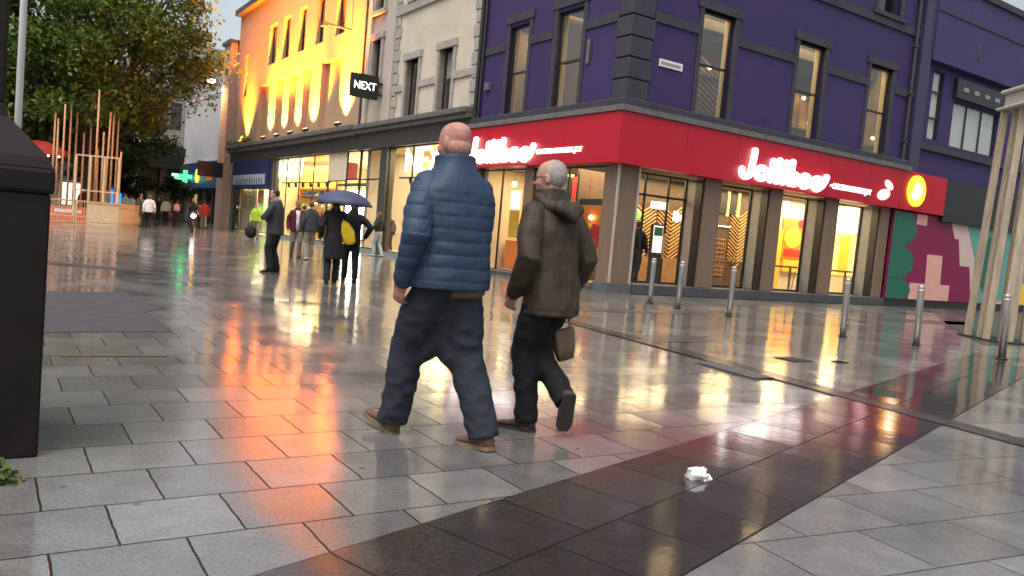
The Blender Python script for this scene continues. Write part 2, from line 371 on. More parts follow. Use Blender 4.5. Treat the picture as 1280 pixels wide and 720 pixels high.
# darker strips crossing the square in front of the restaurant
for a in ([(740, 414), (800, 418), (905, 421), (905, 428), (800, 428)], [(700, 384), (905, 391), (905, 395), (700, 388)], [(1100, 397), (1215, 403), (1215, 407), (1100, 401)],
          [(1160, 386), (1290, 392), (1290, 428), (1230, 432), (1190, 410)]):
    P = [ground(*q) for q in a]
    sheet('dark_paving', [(p.x, p.y) for p in P], .004, M['dark_slabs'])
for n_, a in (('square', [(975, 446.5), (1004, 449.5), (1008, 453), (982, 450)]), ('small', [(1040, 451), (1052, 452.5), (1063, 454), (1045, 454)])):
    P = [ground(*q) for q in a]; c = sum(P, Vector())/4
    o = empty('inspection_cover', (c.x, c.y, 0), 0, {'square': 'square dark iron inspection cover set in the wet paving', 'small': 'small dark iron stopcock cover beside the square cover'}[n_], 'manhole cover')
    k = .20 if n_ == 'square' else .09
    q = MB(); ux, vy = UU, VV
    q.obox((0, 0, .006), UU, VV, Vector((0, 0, 1)), k, k*.8, .003); q.build('cover_frame', M['iron'], o)
    q = MB(); q.obox((0, 0, .0105), UU, VV, Vector((0, 0, 1)), k*.88, k*.68, .0015)
    for i in range(-3, 4): q.obox(tuple(UU*(i*k*.24)+Vector((0, 0, .013))), UU, VV, Vector((0, 0, 1)), k*.05, k*.62, .001)
    q.build('cover_plate', M['iron'], o)
c = ground(915, 463); o = empty('drain_grate', (c.x, c.y, 0), math.atan2(cd.y, cd.x), 'perforated iron drain grate set into the dark channel', 'drain grate')
q = MB(); q.box(-.48, .48, -.145, -.125, .012, .019); q.box(-.48, .48, .125, .145, .012, .019); q.box(-.48, -.46, -.125, .125, .012, .019); q.box(.46, .48, -.125, .125, .012, .019); q.build('grate_frame', M['grate'], o)
q = MB()
for i in range(22): q.box(-.45+i*.042, -.45+i*.042+.02, -.124, .124, .0125, .018)
for j in range(5): q.box(-.459, .459, -.11+j*.055-.006, -.11+j*.055+.006, .0122, .0165)
q.build('grate_bars', M['grate'], o)

# ================================================================== buildings
class B:
    def __init__(s, name, u0, v0, label, cat='building'):
        s.org = (u0, v0, 0); p = W(u0, v0); s.root = empty(name, p, ANG, label, cat)
    def mb(s): return MB(s.org)
    def part(s, name, mb, m, parent=None, **k): return mb.build(name, M[m] if isinstance(m, str) else m, parent or s.root, **k)
    def window(s, F, s0, s1, z0, z1, d=.24, fm='blackp', pm='glass_dark', hb=(.5,), vb=(), t=.06, name='window', blind=None):
        q = s.mb(); q.f(F, s0, s0+t, d, d+.06, z0, z1); q.f(F, s1-t, s1, d, d+.06, z0, z1)
        q.f(F, s0+t, s1-t, d, d+.06, z0, z0+t); q.f(F, s0+t, s1-t, d, d+.06, z1-t, z1)
        for h in hb: zz = z0+(z1-z0)*h; q.f(F, s0+t, s1-t, d-.012, d+.05, zz-.03, zz+.03)
        for w in vb: ss = s0+(s1-s0)*w; q.f(F, ss-.025, ss+.025, d+.004, d+.054, z0+t, z1-t)
        fr = s.part(name, q, fm)
        q = s.mb(); q.f(F, s0+t*.5, s1-t*.5, d+.028, d+.036, z0+t*.5, z1-t*.5); s.part('pane', q, pm, fr)
        if blind:
            q = s.mb(); q.f(F, s0+t*.5, s1-t*.5, d+.09, d+.10, z0+(z1-z0)*blind[1], z1); s.part('blind', q, blind[0], fr)
        return fr
    def text(s, F, body, s0, s1, zb, h, d, m, parent=None, name='lettering', off=.0, ext=.03):
        cu = bpy.data.curves.new(name, 'FONT'); cu.body = body; cu.size = 1; cu.extrude = .02; cu.offset = off
        o = bpy.data.objects.new(name, cu); COL.objects.link(o); bpy.context.view_layer.update()
        dg = bpy.context.evaluated_depsgraph_get(); me = bpy.data.meshes.new_from_object(o.evaluated_get(dg)); bpy.data.objects.remove(o)
        xs = [v.co.x for v in me.vertices]; ys = [v.co.y for v in me.vertices]
        x0, x1, y0, y1 = min(xs), max(xs), min(ys), max(ys); zz = Vector(s.org)
        for v in me.vertices:
            a = (v.co.x-x0)/(x1-x0); b = (v.co.y-y0)/(y1-y0); dd = d - ext*(v.co.z/.02+1)/2
            sv = s0 + (s1-s0)*a; z = zb + h*b
            v.co = (Vector((sv, dd, z)) if F == 'R' else Vector((dd, sv, z))) - zz
        me.update(); return link_mesh(name, me, M[m] if isinstance(m, str) else m, parent or s.root)

def strokes(mb, F, paths, s0, sw, z0, sh, d, r, slant=.0):
    """fat rounded lettering made of tube strokes on a street front"""
    for p in paths:
        pts = []
        for x, y in p:
            sv = s0 + sw*(x+slant*y); z = z0 + sh*y
            pts.append((sv, d, z) if F == 'R' else (d, sv, z))
        mb.limb(pts, r, n=10)
def arc(cx, cy, r, a0, a1, n=10, ry=None):
    return [(cx+r*math.cos(R(a0+(a1-a0)*i/n)), cy+(ry or r)*math.sin(R(a0+(a1-a0)*i/n))) for i in range(n+1)]
LOGO = [[(.34, .98), (.33, .62), (.30, .26)] + arc(.155, .23, .145, -5, -190, 8, .2),
        arc(.66, .24, .155, 0, 360, 14, .19), [(1.0, .74), (.99, .06)], [(1.22, .80), (1.21, .05)],
        [(1.43, .50), (1.42, .05)], [(1.44, .76), (1.445, .765)],
        [(1.67, .84), (1.66, .06)], arc(1.80, .23, .13, 170, -190, 12, .18),
        [(2.06, .24), (2.34, .26)] + arc(2.20, .23, .145, 12, 310, 11, .2),
        [(2.52, .22), (2.80, .24)] + arc(2.66, .21, .145, 12, 310, 11, .2) + [(2.86, .16), (2.95, .36), (2.98, .52)]]

# ---- 1. purple corner building
b = B('corner_restaurant_building', 0, 0, 'purple corner building with a red restaurant fascia and dark grey quoins')
HT = 13.2
wR = [(2.48, 3.72), (6.55, 7.80), (10.20, 11.42)]; wL = [(2.05, 3.25), (4.72, 5.78)]
q = b.mb(); q.wall('R', 0, 12.7, 4.69, HT, 0, .35, [(a, c, 4.95, 7.85) for a, c in wR] + [(a, c, 9.55, 12.0) for a, c in wR])
q.wall('L', .35, 7.6, 4.69, HT, 0, .35, [(a, c, 4.88, 7.75) for a, c in wL] + [(a, c, 9.55, 12.0) for a, c in wL])
q.box(12.35, 12.7, .35, 7.6, 0, HT); q.box(.35, 12.35, 7.25, 7.6, 0, HT)
b.part('wall', q, 'purple')
q = b.mb(); q.box(.35, 12.35, .35, 7.25, 12.9, 13.1); q.box(.35, 12.35, .35, 7.25, 8.3, 8.6); b.part('roof', q, 'lead')
# window surrounds
for F, ws in (('R', wR), ('L', wL)):
    for a, c in ws:
        for z0, z1 in ((4.92, 7.85), (9.55, 12.0)):
            q = b.mb(); q.f(F, a-.16, a, -.03, .11, z0, z1); q.f(F, c, c+.20, -.03, .11, z0, z1); q.f(F, a-.24, c+.26, -.06, .11, z1, z1+.26)
            if z0 > 9: q.f(F, a-.30, c+.30, -.12, .11, z0-.14, z0)
            b.part('window_surround', q, 'trim')
# string courses
q = b.mb()
def course(q, F, s0, s1, z0, z1, d, skip):
    x = s0
    for a, c in sorted(skip): q.f(F, x, a, -d, .01, z0, z1); x = c
    q.f(F, x, s1, -d, .01, z0, z1)
course(q, 'R', .72, 12.7, 7.12, 7.36, .045, [(a-.16, c+.20) for a, c in wR]); course(q, 'L', .52, 7.6, 7.05, 7.30, .045, [(a-.16, c+.20) for a, c in wL])
course(q, 'R', .72, 12.7, 9.16, 9.40, .06, []); course(q, 'L', .52, 7.6, 9.16, 9.40, .06, [])
b.part('string_course', q, 'trim')
q = b.mb()
z = 5.02; i = 0
while z < 12.9:
    e = .06 if i % 2 else 0
    q.box(-.055, .70+e, -.055, 0, z, z+.50); q.box(-.055, 0, 0, .50+e, z, z+.50); z += .535; i += 1
b.part('quoin', q, 'trim', bevel=.02)
q = b.mb(); q.slab([(-.32, -.32, 4.70), (12.7, -.32, 4.70), (12.7, 0, 4.70), (0, 0, 4.70), (0, 7.6, 4.70), (-.32, 7.6, 4.70)], (0, 0, .10))
q.slab([(-.17, -.17, 4.80), (12.7, -.17, 4.80), (12.7, 0, 4.80), (0, 0, 4.80), (0, 7.6, 4.80), (-.17, 7.6, 4.80)], (0, 0, .22)); b.part('ledge', q, 'trim', bevel=.03)
q = b.mb(); q.box(-.335, 12.7, -.335, -.322, 4.655, 4.80); q.box(-.335, -.322, -.322, 7.6, 4.655, 4.80); b.part('ledge_lip', q, 'trim_light')
q = b.mb(); q.box(-.4, 12.7, -.4, 0, 12.9, 13.4); q.box(-.4, 0, 0, 7.6, 12.9, 13.4); b.part('cornice', q, 'trim')
# red fascia
q = b.mb(); q.box(-.28, 12.22, -.28, 0, 3.34, 4.655); q.box(-.28, 0, 0, 7.6, 3.36, 4.655); fas = b.part('fascia', q, 'red')
q = b.mb()
for u in (2.05, 4.1, 8.3, 10.45): q.box(u-.004, u+.004, -.2825, -.279, 3.342, 4.653)
b.part('panel_joint', q, 'red_dark', fas)
q = b.mb()
for v in (2.1, 4.2, 6.2): q.box(-.2825, -.279, v-.004, v+.004, 3.362, 4.653)
b.part('panel_joint', q, 'red_dark', fas)
q = b.mb(); strokes(q, 'R', LOGO, 4.22, 1.29, 3.50, .80, -.33, .098, .05); b.part('lettering', q, 'sign_white', fas, smooth=True)
b.text('R', '\u2022 CHICKEN BURGERS JOY', 8.38, 10.55, 3.56, .23, -.285, 'sign_small', fas, 'strapline', off=.0)
q = b.mb(); e1 = Matrix.Rotation(R(12), 3, 'Y'); q.ell((11.50, -.30, 4.05), .26, .05, .13, Matrix.Rotation(R(24), 3, 'Y')); q.ell((11.26, -.30, 3.71), .36, .05, .18, Matrix.Rotation(R(-12), 3, 'Y')); b.part('emblem', q, 'pinkglow', fas, smooth=True)
q = b.mb(); strokes(q, 'L', LOGO, 7.30, -1.27, 3.52, .76, -.33, .096, .05); b.part('lettering', q, 'sign_white', fas, smooth=True)
b.text('L', 'CHICKEN BURGERS JOY', 3.35, 1.22, 3.62, .19, -.285, 'sign_small', fas, 'strapline', off=.0)
# side fascia with roundel
q = b.mb(); q.box(12.24, 15.06, -.28, -.02, 3.34, 4.655); fa2 = b.part('side_fascia', q, 'red')
q = b.mb(); q.loft([[(13.12+.53*math.cos(2*PI*k/32), -.28-dd, 4.02+.53*math.sin(2*PI*k/32)) for k in range(32)] for dd in (0, .07)]); ro = b.part('roundel', q, 'roundel', fa2)
q = b.mb(); q.ell((13.14, -.36, 4.16), .19, .03, .15); q.ell((13.04, -.36, 3.88), .26, .035, .17); q.ell((13.3, -.36, 4.0), .10, .03, .08); b.part('roundel_mark', q, 'sign_warm', ro, smooth=True)
# piers and plinth
prs = [(3.22, 3.87), (6.0, 6.54), (8.71, 9.33), (11.70, 12.20)]
for a, c in prs:
    q = b.mb(); q.box(a, c, -.02, .05, .28, 3.34); pr = b.part('pier', q, 'tan')
    q = b.mb(); q.box(a-.06, c, .05, .30, .28, 3.34); b.part('pier_edge', q, 'blackp', pr)
    q = b.mb(); q.box(a, c, .30, .80, .28, 3.34); b.part('pier_return', q, 'grey_panel', pr)
q = b.mb(); q.box(0, .74, 0, .52, .26, 3.34); pr = b.part('corner_pier', q, 'tan')
q = b.mb(); q.box(-.012, .06, -.03, -.002, .16, 3.34); q.box(.70, .76, -.03, .52, .16, 3.34); b.part('pier_edge', q, 'steel_edge', pr)
q = b.mb(); q.box(-.05, .78, -.06, .56, 0, .26); b.part('pier_base', q, 'pier_stone', pr)
q = b.mb(); q.box(.80, 12.3, -.12, .85, 0, .27); b.part('plinth', q, 'slate', bevel=.02)
for a, c in ((3.95, 4.25), (7.3, 7.6)):
    q = b.mb(); q.box(-.02, .4, a, c, 0, 3.36); b.part('pier', q, 'tan')
def shopwin(b, F, a, c, d, z0, z1, fm='blackp', vb=(), hb=(), t=.05, pm='glass', name='shop_window'): return b.window(F, a, c, z0, z1, d, fm, pm, hb, vb, t, name)
for a, c in ((3.87, 6.0), (6.54, 8.71), (9.33, 11.70)): shopwin(b, 'R', a, c, .70, .27, 3.32)
dr = shopwin(b, 'R', .76, 3.22, .70, .27, 3.32, vb=(.36, .72), hb=(.80,), name='door')
q = b.mb(); q.box(2.44, 2.47, .60, .66, 1.0, 1.7); b.part('handle', q, 'steel', dr)
for a, c in ((.62, 3.95), (4.25, 7.3)): shopwin(b, 'L', a, c, .15, .12, 3.34, vb=(.5,))
q = b.mb(); q.box(-.02, .35, .62, 3.95, 0, .12); q.box(-.02, .35, 4.25, 7.3, 0, .12); b.part('stall_riser', q, 'slate')
# rooms behind the glass
q = b.mb(); q.box(.05, 12.34, .86, 7.24, .0, .14); b.part('shop_floor', q, 'int_floor')
q = b.mb(); q.box(.36, 12.34, .36, 7.24, 3.42, 4.60); b.part('shop_ceiling', q, 'int_ceil')
q = b.mb(); q.box(.9, 8.9, 2.75, 2.85, .14, 3.42); b.part('feature_wall', q, 'wood_dark')
def chevrons(u0, u1, z0, z1, m='wood', n=13):
    q = b.mb(); um = (u0+u1)/2; w = (u1-u0)/2
    for i in range(n):
        z = z0 + (z1-z0)*i/n
        q.bar((u0+.01, 2.735, z+w*.62), (um-.012, 2.735, z), .055, .03); q.bar((um+.012, 2.735, z), (u1-.01, 2.735, z+w*.62), .055, .03)
    b.part('chevron_board', q, m)
M['wood_pale'] = mat('pale_oak_board', (.62, .38, .15), .5, .2, 6)
chevrons(2.95, 4.05, .95, 2.5, 'wood_pale'); chevrons(4.1, 5.3, .9, 2.5, 'wood_pale'); chevrons(7.45, 8.35, .9, 2.7, 'wood_pale', 15)
q = b.mb(); q.box(3.1, 5.2, 2.55, 2.73, .15, 1.0); b.part('counter_front', q, 'wood')
q = b.mb(); q.box(3.75, 4.45, 2.66, 2.71, 2.50, 2.72); q.box(4.75, 4.82, 2.66, 2.71, 2.2, 2.5); q.box(4.86, 4.93, 2.66, 2.71, 2.15, 2.5); q.box(4.97, 5.1, 2.66, 2.71, 2.2, 2.4); b.part('lit_wall_sign', q, 'sign_small')
q = b.mb(); q.ell((3.2, 2.68, 2.25), .17, .03, .17); b.part('green_wall_light', q, glow('lit_green_disc', (.25, .9, .08), 1.1), smooth=True)
q = b.mb()
for i in range(9): q.box(6.3, 7.3, 2.715, 2.74, .55+i*.15, .58+i*.15)
for i in range(12): q.box(6.3+i*.09, 6.32+i*.09, 2.72, 2.745, .55, 1.8)
b.part('lattice', q, 'wood')
q = b.mb(); q.box(6.75, 7.6, 2.70, 2.745, 2.62, 3.3); b.part('dark_board', q, 'blackp')
q = b.mb()
for u in (6.62, 7.18, 7.7): q.box(u, u+.10, 2.69, 2.74, 2.55, 3.38)
b.part('light_strip', q, 'menu_yellow')
q = b.mb(); q.box(6.7, 7.45, 2.69, 2.74, 2.18, 2.22); b.part('light_strip', q, 'menu_white')
q = b.mb(); q.box(8.9, 12.33, 2.75, 2.85, .14, 3.42); q.box(12.25, 12.34, .86, 2.75, .14, 3.42); q.box(.36, .9, 7.0, 7.24, .14, 3.42); q.box(3.4, 3.5, 2.85, 7.24, .14, 3.42); q.box(.9, 3.4, 7.14, 7.24, .14, 3.42); b.part('inner_wall', q, 'int_cream')
q = b.mb(); q.box(9.05, 9.35, 2.66, 2.74, 1.6, 2.5); b.part('light_panel', q, 'lamp_warm')
q = b.mb(); q.box(9.6, 10.0, 2.55, 2.74, .3, 2.35); b.part('menu_stand', q, 'yellow_p')
q = b.mb(); q.box(10.15, 11.35, 2.68, 2.745, 1.35, 2.75); po = b.part('poster', q, 'orange_p')
q = b.mb(); q.ell((10.7, 2.67, 2.05), .48, .02, .36); b.part('poster_art', q, 'yellow_p', po, smooth=True)
q = b.mb(); q.box(10.3, 11.2, 2.655, 2.676, 1.42, 1.66); q.ell((11.15, 2.665, 2.62), .2, .015, .16); b.part('poster_strip', q, 'red_p', po)
q = b.mb(); q.box(10.3, 11.25, 2.65, 2.74, .85, 1.28); b.part('small_poster', q, 'yellow_p')
for u in (9.2, 10.6): q = b.mb(); q.ell((u, 1.9, 3.18), .10, .10, .07); b.part('ceiling_lamp', q, 'lamp_white', smooth=True)
q = b.mb(); q.box(12.19, 12.24, 1.0, 2.5, .9, 2.35); b.part('menu_board', q, 'menu_yellow')
q = b.mb(); q.box(12.18, 12.235, 1.35, 1.75, .95, 2.3); b.part('menu_strip', q, 'yellow_p')
q = b.mb(); q.box(12.19, 12.24, .95, 2.6, 2.42, 2.85); q.box(11.5, 12.15, 2.69, 2.74, 1.0, 2.75); b.part('menu_header', q, 'menu_white')
for a, c in ((3.9, 5.98), (6.58, 8.69), (9.37, 11.68)):
    q = b.mb(); q.box(a, c, .80, 1.15, 1.02, 1.08); q.box(a+.1, a+.16, .95, 1.0, .15, 1.02); q.box(c-.16, c-.1, .95, 1.0, .15, 1.02); b.part('window_counter', q, 'wood')
# coloured displays seen through the left windows
q = b.mb(); q.box(1.0, 1.05, 1.45, 2.75, .85, 2.30); po = b.part('poster', q, 'orange_p')
q = b.mb(); q.box(.975, .998, 1.5, 2.6, 1.15, 1.5); q.ell((.985, 2.0, 1.62), .012, .36, .18); b.part('poster_strip', q, 'red_p', po)
q = b.mb(); q.box(.975, .998, 1.5, 2.7, .9, 1.08); q.ell((.98, 2.2, 1.72), .012, .12, .10); b.part('poster_strip', q, 'yellow_p', po)
q = b.mb(); q.slab([(1.3, 3.1, 2.5), (1.3, 4.0, 1.3), (1.3, 4.0, .9), (1.3, 2.9, .9)], (.04, 0, 0)); q.box(1.3, 1.34, 4.05, 4.3, 1.2, 2.6); b.part('poster', q, 'yellow_p')
q = b.mb(); q.box(1.3, 1.34, 2.75, 3.6, 2.5, 3.2); b.part('poster', q, 'red_p'); q = b.mb(); q.box(.99, 1.06, 1.4, 2.8, 2.34, 2.52); q.box(1.28, 1.35, 3.65, 4.3, 2.3, 3.2); b.part('dark_board', q, 'blackp'); q = b.mb(); q.ell((.93, 2.1, 1.98), .05, .09, .07); b.part('poster_lamp', q, 'lamp_warm', smooth=True)
q = b.mb(); q.box(1.0, 1.05, 6.0, 6.5, 2.15, 2.75); b.part('light_panel', q, 'menu_white'); q = b.mb(); q.box(1.0, 1.05, 5.9, 6.5, 1.2, 2.1); b.part('poster', q, 'yellow_p')
for v in (4.6, 5.4, 6.2):
    q = b.mb(); q.cyl((.9, v, 3.42), (.9, v, 3.0), .01, n=6); pl = b.part('pendant_lamp', q, 'blackp'); q = b.mb(); q.ell((.9, v, 2.95), .09, .09, .09); b.part('bulb', q, 'lamp_warm', pl, smooth=True)
q = b.mb(); q.box(2.0, 2.1, 4.6, 7.1, .14, 3.4); b.part('partition', q, 'int_warm')
q = b.mb(); q.box(1.2, 1.95, 5.2, 6.9, .14, 1.1); b.part('serving_counter', q, 'orange_p')
q = b.mb(); q.box(1.94, 1.99, 5.0, 6.8, 1.9, 2.6); b.part('menu_board', q, 'menu_white')
# upper room
q = b.mb(); q.box(4.0, 5.7, 1.5, 1.6, 4.75, 6.45); b.part('room_screen', q, 'wood_dark')
q = b.mb()
for i in range(12): q.bar((4.05, 1.485, 5.3+i*.16), (4.83, 1.485, 4.9+i*.16), .05, .02); q.bar((5.65, 1.485, 5.3+i*.16), (4.87, 1.485, 4.9+i*.16), .05, .02)
b.part('chevron_board', q, 'wood_pale')
q = b.mb(); q.box(4.0, 5.7, 1.40, 1.5, 4.75, 5.45); q.box(8.3, 10.0, 1.40, 1.5, 4.75, 5.62); b.part('bench_back', q, 'slate')
q = b.mb(); q.box(8.4, 9.9, 1.5, 1.6, 4.75, 6.75); b.part('room_screen', q, mat('amber_wall', (.62, .36, .10), .6, .3, 3))
q = b.mb()
for u in (8.75, 9.2, 9.65): q.box(u-.03, u+.03, 1.47, 1.5, 5.6, 6.7)
b.part('screen_batten', q, 'wood')
q = b.mb(); q.box(8.35, 9.95, 1.40, 1.62, 6.75, 6.85); q.box(3.95, 5.75, 1.42, 1.62, 6.45, 6.52); b.part('screen_rail', q, 'blackp')
for u, z in ((4.25, 6.75), (5.3, 6.7), (8.7, 6.6), (9.55, 6.6), (9.1, 5.85)):
    q = b.mb(); q.ell((u, 1.3, z), .06, .06, .06); b.part('bulb', q, 'lamp_warm', smooth=True)
q = b.mb(); q.box(12.20, 12.235, .55, 1.6, 4.75, 5.5); b.part('bench_back', q, 'slate')
q = b.mb(); q.ell((12.1, .9, 5.75), .06, .06, .06); b.part('bulb', q, 'lamp_warm', smooth=True)
q = b.mb()
for a, c in wR: q.box(a+1.2, c+1.6, 1.1, 1.5, 7.75, 8.05)
b.part('ceiling_duct', q, 'trim_light')
for a, c in wR: q = b.mb(); q.box(c-.014, c-.002, .19, .36, 4.96, 7.84); b.part('window_lining', q, 'int_cream')
for a, c in wL: q = b.mb(); q.box(.19, .36, c-.014, c-.002, 4.89, 7.74); b.part('window_lining', q, 'int_cream')
q = b.mb(); q.box(.36, 12.34, 4.4, 4.5, 4.75, 8.3); q.box(4.2, 4.3, 4.5, 7.24, 4.75, 8.3); q.box(12.24, 12.34, .36, 4.4, 4.75, 8.3); q.box(.36, 4.2, 7.14, 7.24, 4.75, 8.3); b.part('upper_wall', q, 'upper_int')
q = b.mb(); q.box(.36, 12.34, .36, 7.24, 4.62, 4.75); b.part('upper_floor', q, 'int_floor')
q = b.mb(); q.box(.36, 12.34, .36, 7.24, 8.2, 8.29); b.part('upper_ceiling', q, mat('upper_ceiling_paint', (.22, .20, .17), .8, .15, 2))
for i in range(6):
    q = b.mb(); x = 2.2+i*1.75
    q.cyl((x, 2.2, 8.2), (x, 2.2, 5.95), .012, n=6); pl = b.part('pendant_lamp', q, 'blackp'); q = b.mb(); q.ell((x, 2.2, 5.85), .12, .12, .12); b.part('bulb', q, 'lamp_warm', pl, smooth=True)
for (a, c) in wR:
    b.window('R', a, c, 4.95, 7.85, .12, t=.045); b.window('R', a, c, 9.55, 12.0, blind=('blind', .3))
for (a, c) in wL:
    b.window('L', a, c, 4.88, 7.75, .12, t=.045); b.window('L', a, c, 9.55, 12.0, blind=('blind', .4))
q = b.mb(); q.cyl((12.42, -.10, 4.8), (12.42, -.10, HT), .06, n=12); 
for z in (5.6, 7.2, 8.8, 10.4): q.box(12.33, 12.51, -.17, -.005, z, z+.07)
b.part('downpipe', q, 'trim')
q = b.mb(); q.cyl((-.10, 7.46, 4.8), (-.10, 7.46, HT), .07, n=12); q.cyl((-.09, 7.25, 4.8), (-.09, 7.25, HT), .05, n=12); b.part('downpipe', q, 'blackp')
q = b.mb(); q.box(-.07, -.03, 1.62, 1.72, 6.1, 6.75); q.box(-.05, -.004, 1.64, 1.70, 6.15, 6.7); b.part('wall_bracket', q, 'trim_light')
q = b.mb(); q.box(-.10, -.005, 6.75, 7.0, 5.9, 6.15); b.part('wall_bracket', q, 'trim_light')
q = b.mb(); q.box(1.02, 1.86, -.03, -.004, 6.03, 6.22); sg = b.part('street_sign', q, 'white')
q = b.mb()
for i in range(10): q.box(1.08+i*.073, 1.08+i*.073+.045, -.036, -.031, 6.08+.0, 6.16)
sg2 = q.build('sign_marks', M['trim_light'], sg)
corner = b

# ---- 2. purple side building
b = B('purple_side_building', 12.7, 0, 'lower purple building with an overhanging parapet and white blinds')
ww = [(13.95, 14.65, 5.95, 8.35), (15.45, 18.7, 5.88, 7.52), (20.2, 22.8, 5.88, 7.52), (24.5, 27, 5.88, 7.52)]
q = b.mb(); q.wall('R', 13.32, 34, 3.0, 11.3, .05, .4, ww); q.box(12.705, 34, 7.0, 7.4, 0, 11.3); q.box(33.6, 34, .4, 7.0, 0, 11.3); b.part('wall', q, 'purple')
q = b.mb(); q.box(13.33, 34, -.22, .05, 8.56, 11.2); b.part('parapet', q, mat('purple_blue_render', (.052, .042, .135), .6, .12, .8, bump=.1, spec=.3))
q = b.mb(); q.box(13.33, 34, -.25, -.222, 10.22, 10.30); q.box(13.33, 34, -.30, .42, 11.2, 11.42); q.box(13.33, 34, -.06, .045, 5.55, 5.78); b.part('band', q, 'trim')
q = b.mb(); q.box(12.72, 13.31, -.16, .4, 4.67, 12.9); b.part('pilaster', q, mat('dark_blue_grey_render', (.042, .036, .085), .5, .15, 2))
for i, (a, c, z0, z1) in enumerate(ww): b.window('R', a, c, z0, z1, .12, 'blackp', 'glass', (.32, .7) if i == 0 else (), () if i == 0 else (.33, .66), .05, blind=('blind', 0))
q = b.mb(); q.box(15.3, 19.2, -.10, .045, 7.62, 8.30); sb = b.part('sign_box', q, 'blackp')
for i in range(4): q = b.mb(); q.box(15.7+i*.75, 16.05+i*.75, -.125, -.102, 7.88, 8.03); b.part('sign_patch', q, 'grey_panel', sb)
q = b.mb(); q.box(15.08, 34, -.26, .04, 3.15, 4.60); b.part('black_fascia', q, 'blackp')
q = b.mb(); q.box(12.705, 34, .41, 7.0, 10.9, 11.0); b.part('roof', q, 'lead')
q = b.mb(); q.ell((16.2, -.22, 9.35), .16, .03, .33); b.part('wall_vent', q, 'trim', smooth=True)
# mural hoarding
h = B('mural_hoarding', 12.25, -.1, 'painted hoarding with green lobes and a stepped magenta mural', 'hoarding')
q = h.mb(); q.box(12.3, 26, -.12, -.02, .27, 3.30); h.part('board', q, 'magenta_m')
q = h.mb(); q.box(12.3, 26, -.10, -.015, 0, .265); h.part('base', q, 'blackp')
def shp(name, pts, m, k): q = h.mb(); q.fp('R', pts, -.121-.004*k, -.1205); h.part(name, q, m)
def lobe(cx, cz, rx, rz, lo=12.31):
    return [(max(lo, cx+rx*math.cos(2*PI*i/36)), min(3.29, max(.28, cz+rz*math.sin(2*PI*i/36)))) for i in range(36)]
for cz, rz in ((2.72, .62), (1.55, .60), (.58, .42)): shp('green_lobe', lobe(12.75, cz, 1.02, rz), 'green_m', 2 if cz > 1.6 and cz < 2.9 else 3)
shp('pink_block', [(13.7, 2.92), (14.35, 2.92), (14.35, 3.29), (13.7, 3.29)], 'pink_m', 2)
shp('pink_tower', [(13.72, .28), (16.35, .28), (16.35, .86), (15.70, .86), (15.62, 1.92), (14.62, 1.92), (14.70, .86), (13.72, .86)], 'pink_m', 2)
shp('pale_panel', [(15.9, 3.29), (26, 3.29), (26, .28), (18.0, .28), (17.6, 1.62), (16.9, 1.62), (16.6, 2.6), (16.3, 2.6)], 'palepink_m', 2)
shp('teal_panel', [(17.0, 3.29), (26, 3.29), (26, 1.2), (19.2, .28), (18.1, .28), (17.9, 1.9)], 'teal_m', 3)
shp('green_leaf', [(18.8, 2.9), (19.6, 2.4), (19.9, 1.2), (19.2, .4), (18.4, 1.0), (18.3, 2.1)], 'green_m', 4)
shp('yellow_leaf', [(20.6, .3), (22.4, .3), (22.4, 1.0), (21.2, 1.4)], 'yellow_p', 5)

# ---- 3. cream building
b = B('cream_shop_building', 0, 7.6, 'cream rendered building with grey stone window surrounds between purple and floodlit fronts')
c1 = [(9.45, 10.48, 5.38, 7.72), (12.18, 13.25, 5.40, 7.70), (9.45, 10.48, 10.1, 12.2), (12.18, 13.25, 10.1, 12.2)]
c2 = [(15.9, 16.75, 6.9, 9.0), (15.9, 16.75, 10.2, 12.3)]
q = b.mb(); q.wall('L', 7.62, 14.45, 5.2, 14.2, .02, .37, c1); b.part('wall', q, 'cream')
q = b.mb(); q.wall('L', 14.46, 17.35, 5.2, 14.2, .06, .37, c2); q.box(.38, 8, 17.0, 17.35, 0, 14.2); b.part('beige_bay', q, 'beige')
for a, c, z0, z1 in c1 + c2:
    q = b.mb(); q.f('L', a-.18, a, -.05, .25, z0, z1); q.f('L', c, c+.18, -.05, .25, z0, z1); q.f('L', a-.24, c+.24, -.09, .25, z1, z1+.26)
    if z0 > 6: q.f('L', a-.24, c+.24, -.12, .25, z0-.16, z0)
    b.part('window_surround', q, 'cream_trim')
q = b.mb()
course(q, 'L', 7.75, 14.45, 6.55, 6.80, .05, [(a-.18, c+.18) for a, c, z, _ in c1 if z < 6]); q.f('L', 7.75, 14.45, -.08, .02, 9.60, 9.92)
q.f('L', 7.63, 17.35, -.3, .02, 13.6, 14.4)
b.part('string_course', q, 'cream_trim')
for side in (0, 1):
    q = b.mb(); z = 5.5; i = 0
    while z < 13.4:
        if side: q.f('L', 7.63, 8.0+.12*(i % 2), -.04, .02, z, z+.42)
        else: q.f('L', 14.1-.12*(i % 2), 14.455, -.04, .02, z, z+.42)
        z += .46; i += 1
    b.part('quoin', q, 'cream_trim', bevel=.02)
q = b.mb(); q.f('L', 14.46, 14.78, -.10, .05, 5.5, 14.2); q.f('L', 17.0, 17.35, -.08, .05, 5.5, 14.2); b.part('pilaster', q, 'beige')
for w in c1 + c2: b.window('L', *w, .2, 'blackp', 'glass_dark', (.5,), (), .06, blind=('blind', .58 if w[0] < 10 else .9) if w[2] < 6 else None)
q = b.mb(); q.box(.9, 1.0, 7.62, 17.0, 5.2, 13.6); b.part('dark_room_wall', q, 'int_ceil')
q = b.mb(); q.f('L', 7.62, 17.38, -.42, .02, 5.22, 5.42); q.f('L', 7.62, 17.38, -.30, .02, 5.05, 5.22); b.part('cornice', q, 'lead', bevel=.03)
